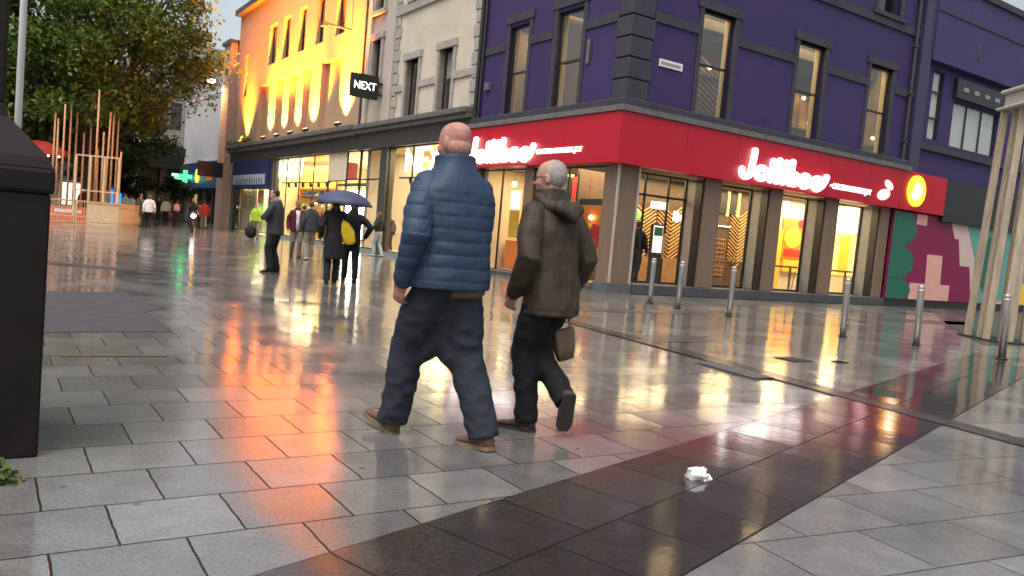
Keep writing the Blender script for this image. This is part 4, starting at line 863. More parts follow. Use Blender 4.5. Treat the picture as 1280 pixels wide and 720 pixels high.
def person(label, loc, heading, H=1.75, g=1.0, ank=None, foot=((0, 0), (0, 0)), wr=None, pole=None, hip=None, yaw=0, pitch=0, lean=3, hem=.84, top='charcoal', trou='black', shoe='black', shoe_sole=None,
           skin=None, hair=HAIR_D, hairlen=0, vox=.016, leg=1.0, kind='jacket', group=None, hands=True, hood=False, puff=False, scarf=None, inner=None, shirt_tail=False, glasses=False, amp=.007, belly=0.0, skirt=False, sleeve=1.0, seated=False, bald=False, baggy=0.0):
    s = H/1.75; sk = skin or SKIN
    root = empty('person', loc, R(heading-90), label, 'person', group)
    hz = (hip if hip else .925)*s
    ank = ank or ((-.09, .16, .085), (.09, -.16, .10))
    ank = [Vector(a) for a in ank]
    sh = [Vector((-.185*s*(.85+.15*g), 0, 1.392*s)), Vector((.185*s*(.85+.15*g), 0, 1.392*s))]
    tl = math.tan(R(lean)); LN = lambda p: Vector((p[0], p[1]+(p[2]-hz)*tl, p[2]))
    sh = [LN(p) for p in sh]
    wr = wr or ((-.27, -.02, .86), (.27, .10, .88)); wr = [Vector(w)*s if True else w for w in wr]
    pole = pole or ((-.3, -1, 0), (.3, -1, 0))
    el = [ik(sh[i], wr[i], .29*s, .265*s, pole[i]) for i in (0, 1)]
    hp = [Vector((-.088*s, 0, hz)), Vector((.088*s, 0, hz))]
    kn = [ik(hp[i], ank[i], .44*s, .42*s, (0.04*(-1, 1)[i], 1, .0)) for i in (0, 1)]
    # ---- body: one continuous surface
    q = MB()
    rings = [(hz-.10*s, .13, .10, 0), (hz, .155, .115, 0), (hz+.13*s, .135, .10, 0), (hz+.33*s, .16, .11, 0), (1.385*s, .165, .095, 0), (1.44*s, .11, .075, 0), (1.475*s, .06, .062, 0)]
    q.loft([[LN(p) for p in ering(0, cy, z, rx*s*(.9+.1*g), ry*s*(.9+.1*g), 24)] for z, rx, ry, cy in rings])
    HM = Matrix.Translation(LN((0, .012*s, 1.517*s))) @ Matrix.Rotation(R(yaw), 4, 'Z') @ Matrix.Rotation(R(pitch), 4, 'X') @ Matrix.Scale(s, 4)
    q.limb([LN((0, 0, 1.42*s)), LN((0, .004*s, 1.50*s)), HM @ Vector((0, -.005, .06))], [.066*s, .060*s, .060*s], n=16)
    head_parts(q, HM, s)
    if bald:
        for zz, yy in ((.030, -.066), (.002, -.060)): q.limb([HM @ Vector((.066*math.sin(R(a)), .0+yy*math.cos(R(a)), zz)) for a in range(-60, 61, 20)], .013*s, n=8)
    for i in (0, 1):
        q.limb([sh[i], el[i], wr[i]], [.052*s, .042*s, .029*s], n=12)
        q.limb([hp[i], kn[i], ank[i]], [.078*s, .056*s, .040*s], n=12)
        ft = Matrix.Translation(ank[i]) @ Matrix.Rotation(R(foot[i][1]), 4, 'Z') @ Matrix.Rotation(R(foot[i][0]), 4, 'X')
        q.limb([ft @ Vector((0, -.03*s, -.05*s)), ft @ Vector((0, .12*s, -.055*s))], [.033*s, .026*s], n=10)
        if hands:
            d = (wr[i]-el[i]).normalized(); side = (1, -1)[i]
            nrm = Vector((-side*-1.0, .25, 0)) if i == 0 else Vector((-1.0, .25, 0))
            nrm = Vector((1, .3, 0)) if i == 0 else Vector((-1, .3, 0))
            hand_parts(q, wr[i]+d*.012*s, d, nrm, side, s*1.03)
    body = link_mesh('body', remesh(q, min(vox, .012) if vox > .009 else .0065, 3, 'body'), sk, root, True)
    # eyes
    if vox < .013:
        for sx in (-1, 1):
            q = MB(); q.ell(HM @ Vector((sx*.031, .083, .122)), .011*s, .008*s, .008*s, None, 10, 6); q.build('eye', EYE, body, True)
    # ---- hair
    if not bald:
        q = MB(); rot = HM.to_3x3().normalized()
        q.ell(HM @ Vector((0, -.020, .147)), (.0785 if glasses else .081)*s, (.089 if glasses else .092)*s, (.094 if glasses else .098)*s, rot, 20, 14)
        if hairlen: q.limb([HM @ Vector((0, -.055, .15)), HM @ Vector((0, -.075, .04)), HM @ Vector((0, -.085, .10-hairlen))], [.07*s, .066*s, .045*s], n=12, sx=1.15, axis=(1, 0, 0))
        me = remesh(q, .010, 3, 'hair'); displace(me, fold(.0012 if glasses else .003, 22)); ho = link_mesh('hair', me, hair, root, True)
        if vox < .009:          # short separate strands lying back over the cap of hair
            r_ = random.Random(5); bmh = bmesh.new(); ps = [p for p in me.polygons]
            for _ in range(5200):
                p = r_.choice(ps); c0 = Vector(p.center); nn = Vector(p.normal); dn = Vector((r_.gauss(0, .3), -.6, -.7)); dn = (dn-nn*dn.dot(nn)*.8).normalized()
                d1 = (dn+nn*.35).normalized(); ln = r_.uniform(.007, .014); sd_ = d1.cross(nn).normalized()*.0009
                a_, b_ = c0-nn*.001, c0+d1*ln*.6; t_ = b_+(dn-nn*.1)*ln*.5
                vv = [bmh.verts.new(q_) for q_ in (a_-sd_, a_+sd_, b_+sd_, b_-sd_, t_)]; bmh.faces.new(vv[:4]); bmh.faces.new((vv[3], vv[2], vv[4]))
            mh = bpy.data.meshes.new('strands'); bmh.to_mesh(mh); bmh.free(); link_mesh('strands', mh, hair, ho, True)
    if bald:
        q = MB(); q.ell(HM @ Vector((0, -.021, .098)), .0765*s, .080*s, .066*s, HM.to_3x3().normalized(), 24, 14)
        link_mesh('hair', q.mesh('hair'), mat('cropped_stubble', (.425, .215, .168), .6, .2, 40, bump=.25, bscale=300), root, True)
    # ---- trousers
    if skirt is False:
        q = MB()
        q.loft([ering(0, 0, z, rx*s*(.8+.2*g), ry*s*(.8+.2*g), 26) for z, rx, ry in ((hz-.115*s, .10, .085), (hz-.06*s, .155, .12), (hz, .168, .13), (hz+.09*s, .16, .122), (hz+.14*s, .15, .115))])
        for i in (0, 1):
            hm = ank[i] + (kn[i]-ank[i]).normalized()*.0 + Vector((0, -.012*s, -.028*s))
            m1 = hp[i].lerp(kn[i], .5); m2 = kn[i].lerp(hm, .5) + Vector((0, -.012*s, 0))
            q.limb([hp[i]+Vector((0, -.01*s, -.02)), m1, kn[i], m2, hm], [.096*s*(.75+.25*g), .089*s*leg, .077*s*leg, .071*s*leg, .067*s*leg], n=18, round_caps=False)
        if baggy:               # loose cloth between the thighs
            rr = []
            for t in range(7):
                z = hz-.04-(baggy+.10)*t/6; pl_, pr_ = [hp[i].lerp(kn[i], max(0, min(1, (hp[i].z-z)/(hp[i].z-kn[i].z)))) for i in (0, 1)]
                c_ = (pl_+pr_)/2; ax = (pr_-pl_)/2; ax.z = 0; ay = Vector((-ax.y, ax.x, 0)).normalized()*(.11-.045*t/6)
                rr.append([Vector((c_.x, c_.y-.01, z+.035*(t/6)*(1-math.cos(2*PI*k/24)**2))) + ax*math.cos(2*PI*k/24) + ay*math.sin(2*PI*k/24) for k in range(24)])
            q.loft(rr)
            c_ = rr[-1][0].lerp(rr[-1][12], .5) + Vector((0, 0, .05))
            for i in (0, 1): q.limb([c_+Vector((0, 0, .10)), c_, kn[i].lerp(ank[i], .30)], [.085*s, .062*s, .068*s], n=16)
        me = remesh(q, max(vox, .009), 5, 'trousers'); displace(me, fold(amp*1.1, 6.5, seed=len(label)*.7, zs=1.3)); link_mesh('trousers', me, CL[trou], root, True)
    # ---- shoes
    for i in (0, 1):
        ft = Matrix.Translation(ank[i]) @ Matrix.Rotation(R(foot[i][1]), 4, 'Z') @ Matrix.Rotation(R(foot[i][0]), 4, 'X') @ Matrix.Scale(s, 4)
        q = MB(); pr = ((-.072, .026, -.03), (-.06, .036, .0), (-.02, .038, .012), (.03, .039, .002), (.08, .045, -.022), (.13, .048, -.036), (.17, .042, -.044), (.195, .022, -.052))
        q.loft([[ft @ Vector((w*math.copysign(abs(math.cos(2*PI*k/18))**.8, math.cos(2*PI*k/18)), y, (-.070+(zt+.070)/2) + (zt+.070)/2*math.copysign(abs(math.sin(2*PI*k/18))**.8, math.sin(2*PI*k/18)))) for k in range(18)] for y, w, zt in pr])
        me = q.mesh('shoe'); so = link_mesh('shoe', me, CL[shoe], root, True)
        md = so.modifiers.new('sub', 'SUBSURF'); md.levels = 1; md.render_levels = 1
        q = MB(); pr2 = [(y, w+.004) for y, w, _ in pr]
        out = [(w, y) for y, w in pr2] + [(-w, y) for y, w in reversed(pr2)]
        lo = [ft @ Vector((x, y, -.087)) for x, y in out]; up = ft.to_3x3() @ Vector((0, 0, .021))
        q.slab(lo, up); q.build('sole', shoe_sole or SOLE_D, so)
    # ---- upper garment
    q = MB(); hm = hem*s; gg = g
    zr = [(hm, .176, .135, 0), (hm+.04*s, .180, .138, 0), (hz+.07*s, .174, .134+.5*belly, .5*belly), (1.10*s, .172, .132+belly, belly), (1.26*s, .182, .130+.4*belly, .3*belly), (1.33*s, .186, .122, -.005), (1.385*s, .170, .112, -.010), (1.43*s, .138, .100, -.012), (1.47*s, .108, .088, -.010), (1.505*s, .088, .080, -.004), (1.535*s, .080, .077, .0)]
    if puff or hood: zr += [(1.565*s, .080, .078, .004)]
    q.loft([[LN(p) for p in ering(0, cy*s, z, rx*s*gg, ry*s*gg, 30, 2.5, -.10 if z > 1.5*s else 0)] for z, rx, ry, cy in zr])
    for i in (0, 1):
        d = (wr[i]-el[i]).normalized(); k = sleeve*(.7+.3*g)
        q.limb([sh[i]+Vector(((.03, -.03)[i]*s, 0, .0)), sh[i].lerp(el[i], .5), el[i], el[i].lerp(wr[i], .5), wr[i]-d*.005], [.074*s*k, .075*s*k, .068*s*k, .060*s*k, .050*s*k], n=18)
    if kind == 'coat':
        q.loft([[LN(p) for p in ering(0, -.01, z, rx*s*g, ry*s*g, 28)] for z, rx, ry in ((hem*s, .20, .155), (.75*s, .19, .15), (1.0*s, .17, .13))])
    me = remesh(q, vox, 4, 'jacket')
    if puff:
        p0 = .074
        def quilt(co, n):
            a = .0
            z = co.z + .007*noise.noise(co*3.0)
            arm = abs(co.x) > .225*s*(.8+.2*g)
            if z < 1.36*s or arm: 
                a0 = abs(math.sin(PI*(z+(.03 if arm else 0))/p0)); a = a0**.30*.0085 - .0075
                a += (1-a0)**2*.0022*noise.noise(Vector((co.x*48, co.y*55, co.z*12)))
            else: a = .002
            return a + fold(.0032, 7, 2.0, 1.6)(co, n)
        displace(me, quilt)
    else:
        ff = fold(amp*1.35, 5.5, seed=len(label)*.31, zs=.75)
        def seams(co, n):       # stitched back seam, yoke, hem and cuff lines
            a = ff(co, n)
            if hood:
                if co.y < 0: a -= .0045*math.exp(-(co.x/.006)**2) 
                a -= .0035*math.exp(-((co.z-hm-.035)/.005)**2)
                a += .003*noise.noise(Vector((co.x*26, co.y*26, co.z*15)))
            return a
        displace(me, seams)
    jk = link_mesh('jacket' if kind != 'shirt' else 'top', me, CL[top], root, True)
    if hood:
        q = MB(); pts = []
        for k in range(13):
            a = R(-200 + 220*k/12); pts.append(LN(Vector((math.cos(a)*.112*s, -.012*s+math.sin(a)*.115*s, (1.475 + .035*math.sin(a+PI) * -1 + (.03 if abs(k-6) > 4 else 0))*s))))
        q.limb(pts, [(.026+.022*math.sin(PI*k/12))*s for k in range(13)], n=14)
        q.limb([LN((-.07*s, -.15*s, 1.45*s)), LN((0, -.175*s, 1.415*s)), LN((.07*s, -.15*s, 1.45*s))], [.040*s, .048*s, .040*s], n=14, sx=1.4, axis=(1, 0, 0))
        me = remesh(q, .008, 5, 'hood'); displace(me, fold(.009, 9, 1.0)); link_mesh('hood', me, CL[top], jk, True)
    if scarf:
        q = MB(); pts = [LN(Vector((math.cos(a)*.085*s, .012*s+math.sin(a)*.085*s, 1.49*s+.02*math.sin(a*2)))) for a in [R(30*k) for k in range(13)]]
        q.limb(pts, .042*s, n=12); q.limb([LN((.03*s, .10*s, 1.46*s)), LN((.03*s, .155*s, 1.3*s)), LN((.0, .155*s, 1.08*s))], [.045*s, .06*s, .065*s], n=12, sx=1.5, axis=(1, 0, 0))
        me = remesh(q, .013, 4, 'scarf'); displace(me, fold(.008, 10)); link_mesh('scarf', me, CL[scarf], root, True)
    if inner:       # shirt front showing between the open jacket's edges
        q = MB(); q.loft([[LN(p) for p in ering(0, .034*s, z, .072*s, .125*s*g, 20)] for z in (hem*s+.03, 1.1*s, 1.3*s, 1.45*s)])
        link_mesh('shirt', q.mesh('shirt'), CL[inner], root, True)
    if shirt_tail:
        q = MB(); q.loft([ering(.055*s, -.050*s, z, rx*s, ry*s, 26) for z, rx, ry in ((hem*s-.050, .088*g, .066*g), (hem*s-.02, .102*g, .080*g), (hem*s+.10, .105*g, .075*g))])
        me = q.mesh('shirt_tail'); displace(me, fold(.006, 14)); link_mesh('shirt_tail', me, CL['plaid'], root, True)
    if glasses:
        q = MB()
        for sx in (-1, 1):
            q.limb([HM @ Vector((sx*.031+.022*math.cos(2*PI*k/14), .108, .121+.016*math.sin(2*PI*k/14))) for k in range(15)], .0028, n=6, round_caps=False)
            q.limb([HM @ Vector((sx*.054, .106, .126)), HM @ Vector((sx*.080, .05, .124)), HM @ Vector((sx*.086, -.008, .120))], .0032, n=6)
        q.limb([HM @ Vector((-.010, .110, .124)), HM @ Vector((.010, .110, .124))], .0028, n=6); q.build('glasses', M['blackp'], root)
    return root
def lw(root_loc, heading, p):
    """world point -> the person's own frame"""
    return Matrix.Rotation(-R(heading-90), 3, 'Z') @ (Vector(p)-Vector((root_loc[0], root_loc[1], 0)))

# ---- the two men walking in front
h1 = 128; L1 = (-.375, 4.67, 0)
aL = lw(L1, h1, at(489, 523, 4.80)); aR = lw(L1, h1, at(603, 546, 4.60)); aL.z = max(aL.z, .10); aR.z = .095
wl = lw(L1, h1, at(504, 349, 4.52)); H1 = 1.875; s1 = H1/1.75
person('bald man in a blue quilted jacket and dark trousers striding over the wet paving', L1, h1, H1, 1.32, (aL, aR), ((17, 14), (-4, 10)), (tuple(wl/s1), (.12, .30, 1.0)), ((-.4, -1, 0), (.35, -1, -.3)),
       hip=.905, yaw=10, pitch=-3, lean=2.5, hem=.855, top='puffer_blue', trou='navy_trouser', shoe='suede', shoe_sole=SOLE_T, skin=SKIN_RED, bald=True, vox=.0068, leg=1.28, puff=True, shirt_tail=True, belly=.02, sleeve=1.02, amp=.012, baggy=.28)
h2 = 132; L2 = (.255, 5.14, 0)
aL = lw(L2, h2, at(656, 525, 5.14)); aL.z = .085; aR = lw(L2, h2, at(706, 497, 5.02))
H2 = 1.755
person('grey haired man in glasses and a hooded brown jacket walking beside the bald man', L2, h2, H2, 1.08, (aL, aR), ((0, 22), (-72, -26)), ((-.225, .10, .90), (.255, .09, .90)), ((-.4, -1, 0), (.35, -1, 0)),
       hip=.925, yaw=20, pitch=-4, lean=7, hem=.765, top='brown_wax', trou='black_jean', shoe='darkbrown_shoe', shoe_sole=SOLE_D, skin=SKIN, hair=HAIR_G, vox=.0075, leg=1.12, hood=True, glasses=True, amp=.011, sleeve=1.08, belly=.015, baggy=.08)
# brown carrier under the brown jacket
p = at(709, 425, 5.30); o = empty('carrier_bag', (p.x, p.y, p.z-.13), R(60), 'brown carrier bag hanging from the hand of the man in the brown jacket', 'bag')
q = MB(); q.loft([ering(0, 0, z, rx, ry, 20, 7) for z, rx, ry in ((0, .06, .022), (.08, .075, .03), (.18, .08, .024), (.22, .075, .012))]); me = q.mesh('bag_body'); displace(me, fold(.006, 12)); bb = link_mesh('bag_body', me, CL['paperbrown'], o, True)
q = MB(); q.limb([(-.05, 0, .21), (-.035, 0, .33), (.035, 0, .33), (.05, 0, .21)], .006, n=8); q.build('handle', CL['paperbrown'], o)
o.rotation_euler = (R(8), R(-16), R(35))

# ---- people further off
pA = ground(341, 341); pA = (pA.x, pA.y, 0)
person('man standing in profile in a dark jacket and grey scarf, looking down at his hands', pA, 176, 1.80, 1.12, ((-.11, .04, .085), (.11, -.03, .085)), ((0, 12), (0, -12)), ((-.06, .27, 1.14), (.07, .25, 1.12)), ((-1, -.3, -.4), (1, -.3, -.4)),
       yaw=0, pitch=-16, lean=2, hem=.80, top='charcoal', trou='black', shoe='black', hair=HAIR_D, vox=.012, scarf='grey', leg=1.05)
p = at(325, 278, 17.35)
o = empty('phone', tuple(ground(341, 341) + Vector((-.33, .02, 1.17))), R(90), 'small phone held by the man in the grey scarf', 'phone'); q = MB(); q.obox((0, 0, 0), Vector((1, 0, 0)), Vector((0, .8, .6)), Vector((0, -.6, .8)), .036, .075, .005); q.build('phone_body', M['blackp'], o)
g1 = ground(413, 354.5); g2 = ground(436, 352)
person('person in a long black coat sharing the umbrella, walking away', (g1.x, g1.y, 0), 108, 1.72, .95, ((-.09, -.10, .085), (.09, .16, .085)), ((-10, 0), (4, 0)), ((-.25, .05, .92), (.17, .24, 1.14)), hem=.50, kind='coat', top='black', trou='black', vox=.014, hairlen=.12, lean=3)
person('person in black beneath the umbrella with a yellow bag under one arm', (g2.x, g2.y, 0), 108, 1.70, 1.02, ((-.10, .14, .085), (.10, -.14, .11)), ((3, 0), (-16, 0)), ((-.19, .20, 1.16), (.30, .10, .98)), ((-1, -.5, 0), (1, -.9, 0)), hem=.80, top='black', trou='black', vox=.014, hairlen=.15, lean=3)
p = at(438, 289, 15.75); o = empty('shoulder_bag', (p.x, p.y, p.z-.27), R(108), 'yellow bag tucked under the arm of a walker in black', 'bag')
q = MB(); q.loft([[Vector((rx*math.cos(2*PI*k/20)+sx, ry*math.sin(2*PI*k/20), z)) for k in range(20)] for z, rx, ry, sx in ((0, .05, .03, .02), (.05, .12, .06, .01), (.25, .14, .075, 0), (.42, .10, .06, -.03), (.52, .03, .02, -.06))]); q.build('bag_body', CL['yellow_bag'], o, True)
q = MB(); q.limb([(-.06, 0, .5), (-.10, .0, .62), (-.05, 0, .74)], .012, n=8); q.build('strap', CL['black'], o)
o.rotation_euler = (0, R(-14), R(8))
# umbrella
uc = (g1+g2)/2 + Vector((.03, -.30, 0)); o = empty('umbrella', (uc.x, uc.y, 0), R(20), 'open slate blue umbrella held over two people in black', 'umbrella')
top_z = 1.86; rad = .57; n_ = 8; rings = []
for j in range(7):
    t = j/6; rr = []
    for k in range(48):
        a = 2*PI*k/48; sag = 1-.09*t*abs(math.sin(a*n_/2)); r_ = rad*math.sin(t*R(76))/math.sin(R(76))*(1-.035*t*abs(math.sin(a*n_/2)))
        rr.append(Vector((r_*math.cos(a), r_*math.sin(a), top_z-.31*(1-math.cos(t*R(76)))/(1-math.cos(R(76)))*sag)) if j else Vector((.004*math.cos(a), .004*math.sin(a), top_z)))
    rings.append(rr)
q = MB(); q.loft(rings, cap=False); um = q.build('canopy', CL['umb'], o, True); sm = um.modifiers.new('t', 'SOLIDIFY'); sm.thickness = .006
for k in range(8):
    a = 2*PI*k/8; q = MB(); q.limb([(rad*math.sin(t*R(76))/math.sin(R(76))*math.cos(a), rad*math.sin(t*R(76))/math.sin(R(76))*math.sin(a), top_z-.012-.31*(1-math.cos(t*R(76)))/(1-math.cos(R(76)))) for t in (.08, .3, .55, .8, 1)], .004, n=6); q.build('rib', M['steel'], um)
q = MB(); q.cyl((0, 0, 1.05), (0, 0, top_z+.06), .008, n=10); q.build('shaft', M['steel'], o); q = MB(); q.limb([(0, 0, 1.08), (0, 0, .97), (.03, 0, .94), (.06, 0, .97)], .014, n=10); q.build('handle', M['blackp'], o)
gm = ground(368, 322); person('walker in an open maroon jacket over a white top with grey trousers', (gm.x, gm.y, 0), -62, 1.74, 1.05, ((-.09, .12, .085), (.09, -.12, .1)), ((5, 0), (-10, 0)), hem=.80, top='maroon', trou='greytrouser', inner='white_top', vox=.016, hair=HAIR_D, skin=SKIN_DK)
gm = ground(385, 325); person('walker in a dark jacket and khaki trousers beside the maroon jacket', (gm.x, gm.y, 0), 118, 1.74, 1.12, ((-.10, -.10, .09), (.10, .13, .085)), ((-8, 0), (4, 0)), hem=.84, top='charcoal', trou='khaki', shoe='white_top', vox=.016, hair=HAIR_B)
gm = ground(377, 312); person('dark coated walker half hidden behind the pair outside the clothes shop', (gm.x, gm.y, 0), 120, 1.72, 1.0, hem=.7, top='black', trou='black', vox=.018)
gm = ground(471, 320.5); person('person in a black top and pale blue jeans at the shop window', (gm.x, gm.y, 0), 150, 1.70, .98, ((-.10, .10, .085), (.12, -.12, .09)), ((0, 0), (-5, 0)), ((-.40, .08, .98), (.26, .05, .90)), hem=.98, top='black', trou='lightjean', shoe='white_top', vox=.016, hairlen=.1)
gm = ground(484, 317); person('person in dark clothes walking close to the shop window behind the blue jeans', (gm.x, gm.y, 0), 118, 1.76, 1.05, hem=.78, top='black', trou='black', vox=.016)
gm = ground(319, 299); person('worker in a bright yellow green high visibility top', (gm.x, gm.y, 0), -70, 1.74, 1.1, hem=.86, top='hiviz', trou='greytrouser', vox=.018)
p = ground(313, 298.5); o = empty('holdall', (p.x, p.y, 0), 0, 'round black bag on the ground by the high visibility worker', 'bag'); q = MB(); q.ell((0, 0, .34), .30, .2, .32); me = q.mesh('bag_body'); displace(me, fold(.02, 5)); link_mesh('bag_body', me, CL['black'], o, True); q = MB(); q.limb([(-.14, 0, .6), (-.08, 0, .82), (.08, 0, .82), (.14, 0, .6)], .02, n=8); q.build('strap', CL['black'], o)
gm = ground(185, 285.5); person('walker in a loose white top and black trousers near the wooden box', (gm.x, gm.y, 0), 112, 1.70, 1.12, hem=.84, top='white_top', trou='black', vox=.018, hair=HAIR_B, hairlen=.1)
gm = ground(173, 283); person('person in a long olive coat at the corner of the wooden box', (gm.x, gm.y, 0), 60, 1.72, 1.0, hem=.55, kind='coat', top='olive_dark', trou='khaki', vox=.018)
gm = ground(206, 280); person('distant walker in a pale top far down the street', (gm.x, gm.y, 0), 118, 1.72, 1.05, hem=.86, top='white_top', trou='black', vox=.02, hairlen=.1)
gm = ground(197, 276.5); person('distant figure in a red hat and black clothes', (gm.x, gm.y, 0), -60, 1.75, 1.05, hem=.8, top='black', trou='black', vox=.02, hair=mat('red_hat', (.5, .02, .04), .7, .1, 5))
gm = ground(220, 283); pb_ = person('walker in dark clothes carrying a pink bag on the back', (gm.x, gm.y, 0), 112, 1.66, 1.0, hem=.86, top='black', trou='charcoal', vox=.018)
o = empty('backpack', (gm.x+.07, gm.y-.22, 0), R(22), 'pink backpack worn by a walker in dark clothes', 'backpack'); q = MB(); q.loft([ering(0, 0, z, rx, ry, 18, 3.5) for z, rx, ry in ((.92, .13, .07), (1.0, .19, .10), (1.25, .18, .10), (1.38, .10, .06))]); q.build('bag_body', CL['pink'], o, True); q = MB(); q.ell((0, -.1, 1.07), .12, .04, .09); q.build('pocket', CL['pink'], o, True)
gm = ground(254, 286); person('walker in a red jacket beside the scooter rider', (gm.x, gm.y, 0), 118, 1.72, 1.05, hem=.84, top='red', trou='khaki', vox=.018)
gm = ground(248, 285); person('walker in a pink top just left of the red jacket', (gm.x, gm.y, 0), 116, 1.66, 1.0, hem=.86, top='pink', trou='charcoal', vox=.018, hairlen=.12)
# rider and scooter facing the camera
gs = ground(240, 290.5); hs_ = -66
o = empty('motor_scooter', (gs.x, gs.y, 0), R(hs_-90), 'dark scooter with its headlight on coming down the street', 'scooter')
q = MB(); q.limb([(0, -.45, .55), (0, -.1, .42), (0, .25, .38)], [.17, .15, .10], n=14); q.limb([(0, .32, .42), (0, .42, .95)], [.16, .13], n=14, sx=1.2, axis=(1, 0, 0)); q.build('scooter_body', M['blackp'], o, True)
for y in (-.62, .62):
    q = MB(); q.lathe([(.16, -.05), (.25, -.045), (.27, 0), (.25, .045), (.16, .05)]); me = q.mesh('wheel'); me.transform(Matrix.Translation((0, y, .27)) @ Matrix.Rotation(PI/2, 4, 'Y')); wo = link_mesh('wheel', me, M['tyre'], o, True)
    q = MB(); q.lathe([(.03, -.03), (.16, -.03), (.16, .03), (.03, .03)]); me = q.mesh('rim'); me.transform(Matrix.Translation((0, y, .27)) @ Matrix.Rotation(PI/2, 4, 'Y')); link_mesh('rim', me, M['steel'], wo)
q = MB(); q.limb([(0, .60, .3), (0, .42, 1.0)], .035, n=8); q.limb([(-.34, .38, 1.04), (0, .42, 1.0), (.34, .38, 1.04)], .018, n=8); q.build('handlebar', M['blackp'], o)
q = MB(); q.ell((0, .52, .84), .12, .05, .11); q.build('headlight', glow('lit_headlamp', (1, .98, .95), 7), o, True)
q = MB(); q.loft([ering(0, -.32, z, .15, .34, 16, 3) for z in (.68, .75)]); q.build('seat', M['tyre'], o, True)
person('rider in black sitting on the scooter', (gs.x-math.cos(R(hs_))*.2, gs.y-math.sin(R(hs_))*.2, 0), hs_, 1.72, 1.1, ((-.16, .30, .36), (.16, .30, .36)), ((0, 0), (0, 0)), ((-.30, .50, 1.06), (.30, .50, 1.06)), hip=.80, lean=8, hem=.80, top='black', trou='black', vox=.018, hair=M['blackp'], skin=SKIN_DK)
# silhouettes by the restaurant door and inside
wd = W(1.75, .95); person('customer in black at the restaurant door', (wd.x, wd.y, .27), 60, 1.72, 1.05, hem=.8, top='black', trou='black', vox=.014)
gb = at(101, 262, 44); person('dark figure standing behind the tall poles', (gb.x, gb.y, 0), 0, 1.75, 1.05, hem=.7, top='black', trou='black', vox=.02)

# ================================================================== street furniture
for i, (px, py, lab) in enumerate(((812, 379, 'steel bollard nearest the restaurant door, farthest left of the row'), (847, 385.5, 'steel bollard second from the door in the curved row'), (911, 396, 'steel bollard before the second restaurant window'), (1053, 421, 'steel bollard standing before the last lit restaurant window'),
        (1145, 432, 'steel bollard in front of the pink and magenta mural'), (1252, 449.5, 'steel bollard on the dark band beside the tall timber posts'))):
    p = ground(px, py); 
    if i == 0:
        o = empty('bollard', (p.x, p.y, 0), 0); q = MB(); q.lathe([(.055, 0), (.055, 1.0), (.054, 1.02), (.046, 1.035), (.0, 1.037)][:4], n=28); q.build('post', M['steel'], o, True)
        q = MB(); q.lathe([(.0565, .93), (.0565, .96)], n=28); q.build('reflective_band', M['steel_edge'], o, True)
        q = MB(); q.lathe([(.085, .012), (.085, .024), (.058, .028)], n=28); q.build('base_ring', M['iron'], o, True); b0_ = o
    else: o = copy_tree(b0_); o.location = (p.x, p.y, 0)
    o.rotation_euler = (R([0, .6, .4, 1.0, .8, 1.2][i]), R([.3, .5, .2, 1.6, 1.3, 1.4][i]), i*.7)
    tag(o, lab, 'bollard', 'steel bollards along the restaurant front')
for i, (u, v, lab) in enumerate(((7.0, 1.45, 'bar stool under the counter of the third restaurant window, left one'), (7.9, 1.5, 'bar stool under the counter of the third restaurant window, right one'), (9.75, 1.45, 'bar stool behind the last lit restaurant window'), (4.6, 1.5, 'bar stool under the counter in front of the lattice wall'))):
    p = W(u, v, .14)
    if i == 0:
        o = empty('bar_stool', p, ANG); q = MB(); q.box(-.17, .17, -.17, .17, .66, .70); q.build('seat', M['wood_dark'], o, bevel=.01)
        for sx in (-1, 1):
            for sy in (-1, 1): q = MB(); q.bar((sx*.19, sy*.19, 0), (sx*.14, sy*.14, .66), .022); q.build('leg', M['steel'], o)
        q = MB(); q.box(-.17, .17, -.175, -.16, .22, .24); q.box(-.17, .17, .16, .175, .22, .24); q.build('foot_rest', M['steel'], o); st0 = o
    else: o = copy_tree(st0); o.location = p
    tag(o, lab, 'stool', 'bar stools inside the restaurant')
p = W(3.26, 1.8, .14); o = empty('order_kiosk', p, ANG, 'self order kiosk with a glowing white and green screen inside the door', 'kiosk')
q = MB(); q.box(-.20, .20, -.05, .05, .0, .95); q.box(-.25, .25, -.10, .14, 0, .04); q.build('stand', M['blackp'], o); q = MB(); q.box(-.23, .23, -.06, .05, .95, 1.85); q.build('housing', M['blackp'], o, bevel=.015)
q = MB(); q.box(-.19, .19, -.066, -.061, 1.0, 1.80); sc_o = q.build('screen', M['menu_white'], o); q = MB(); q.box(-.17, .17, -.072, -.067, 1.5, 1.76); q.build('screen_picture', M['green_m'], sc_o)
# cluster of tall leaning timber posts with a pale head piece
o = empty('timber_post_cluster', (9.95, 16.5, 0), 0, 'cluster of tall leaning timber posts under a pale square head', 'sculpture')
for (x, y, dx, dy) in ((9.72, 16.95, .14, -.1), (9.73, 16.30, .20, .05), (9.86, 15.95, .22, .15), (10.30, 16.75, .10, -.05), (10.45, 16.2, .06, .1), (10.15, 16.5, .1, 0), (9.80, 16.62, .17, 0), (10.02, 16.0, .14, .1)):
    q = MB(); a = Vector((x-9.95, y-16.5, 0)); c_ = a + Vector((dx, dy, 4.75)); t = (c_-a).normalized(); e = Vector((.94, -.34, 0)).normalized(); e = (e-t*e.dot(t)).normalized(); f_ = t.cross(e)
    q.obox((a+c_)/2, e, f_, t, .068, .068, (c_-a).length/2); q.build('post', M['pole_wood'], o, bevel=.012)
q = MB(); q.box(-.22, .95, -.5, .5, 4.74, 4.80); q.box(-.10, .85, -.40, .40, 4.80, 5.08); q.box(-.18, .92, -.46, .46, 5.08, 5.16); q.build('head_block', M['cap_stone'], o, bevel=.03)
q = MB(); q.box(-.36, .70, -.70, .60, .005, .03); q.build('base_plate', M['iron'], o)
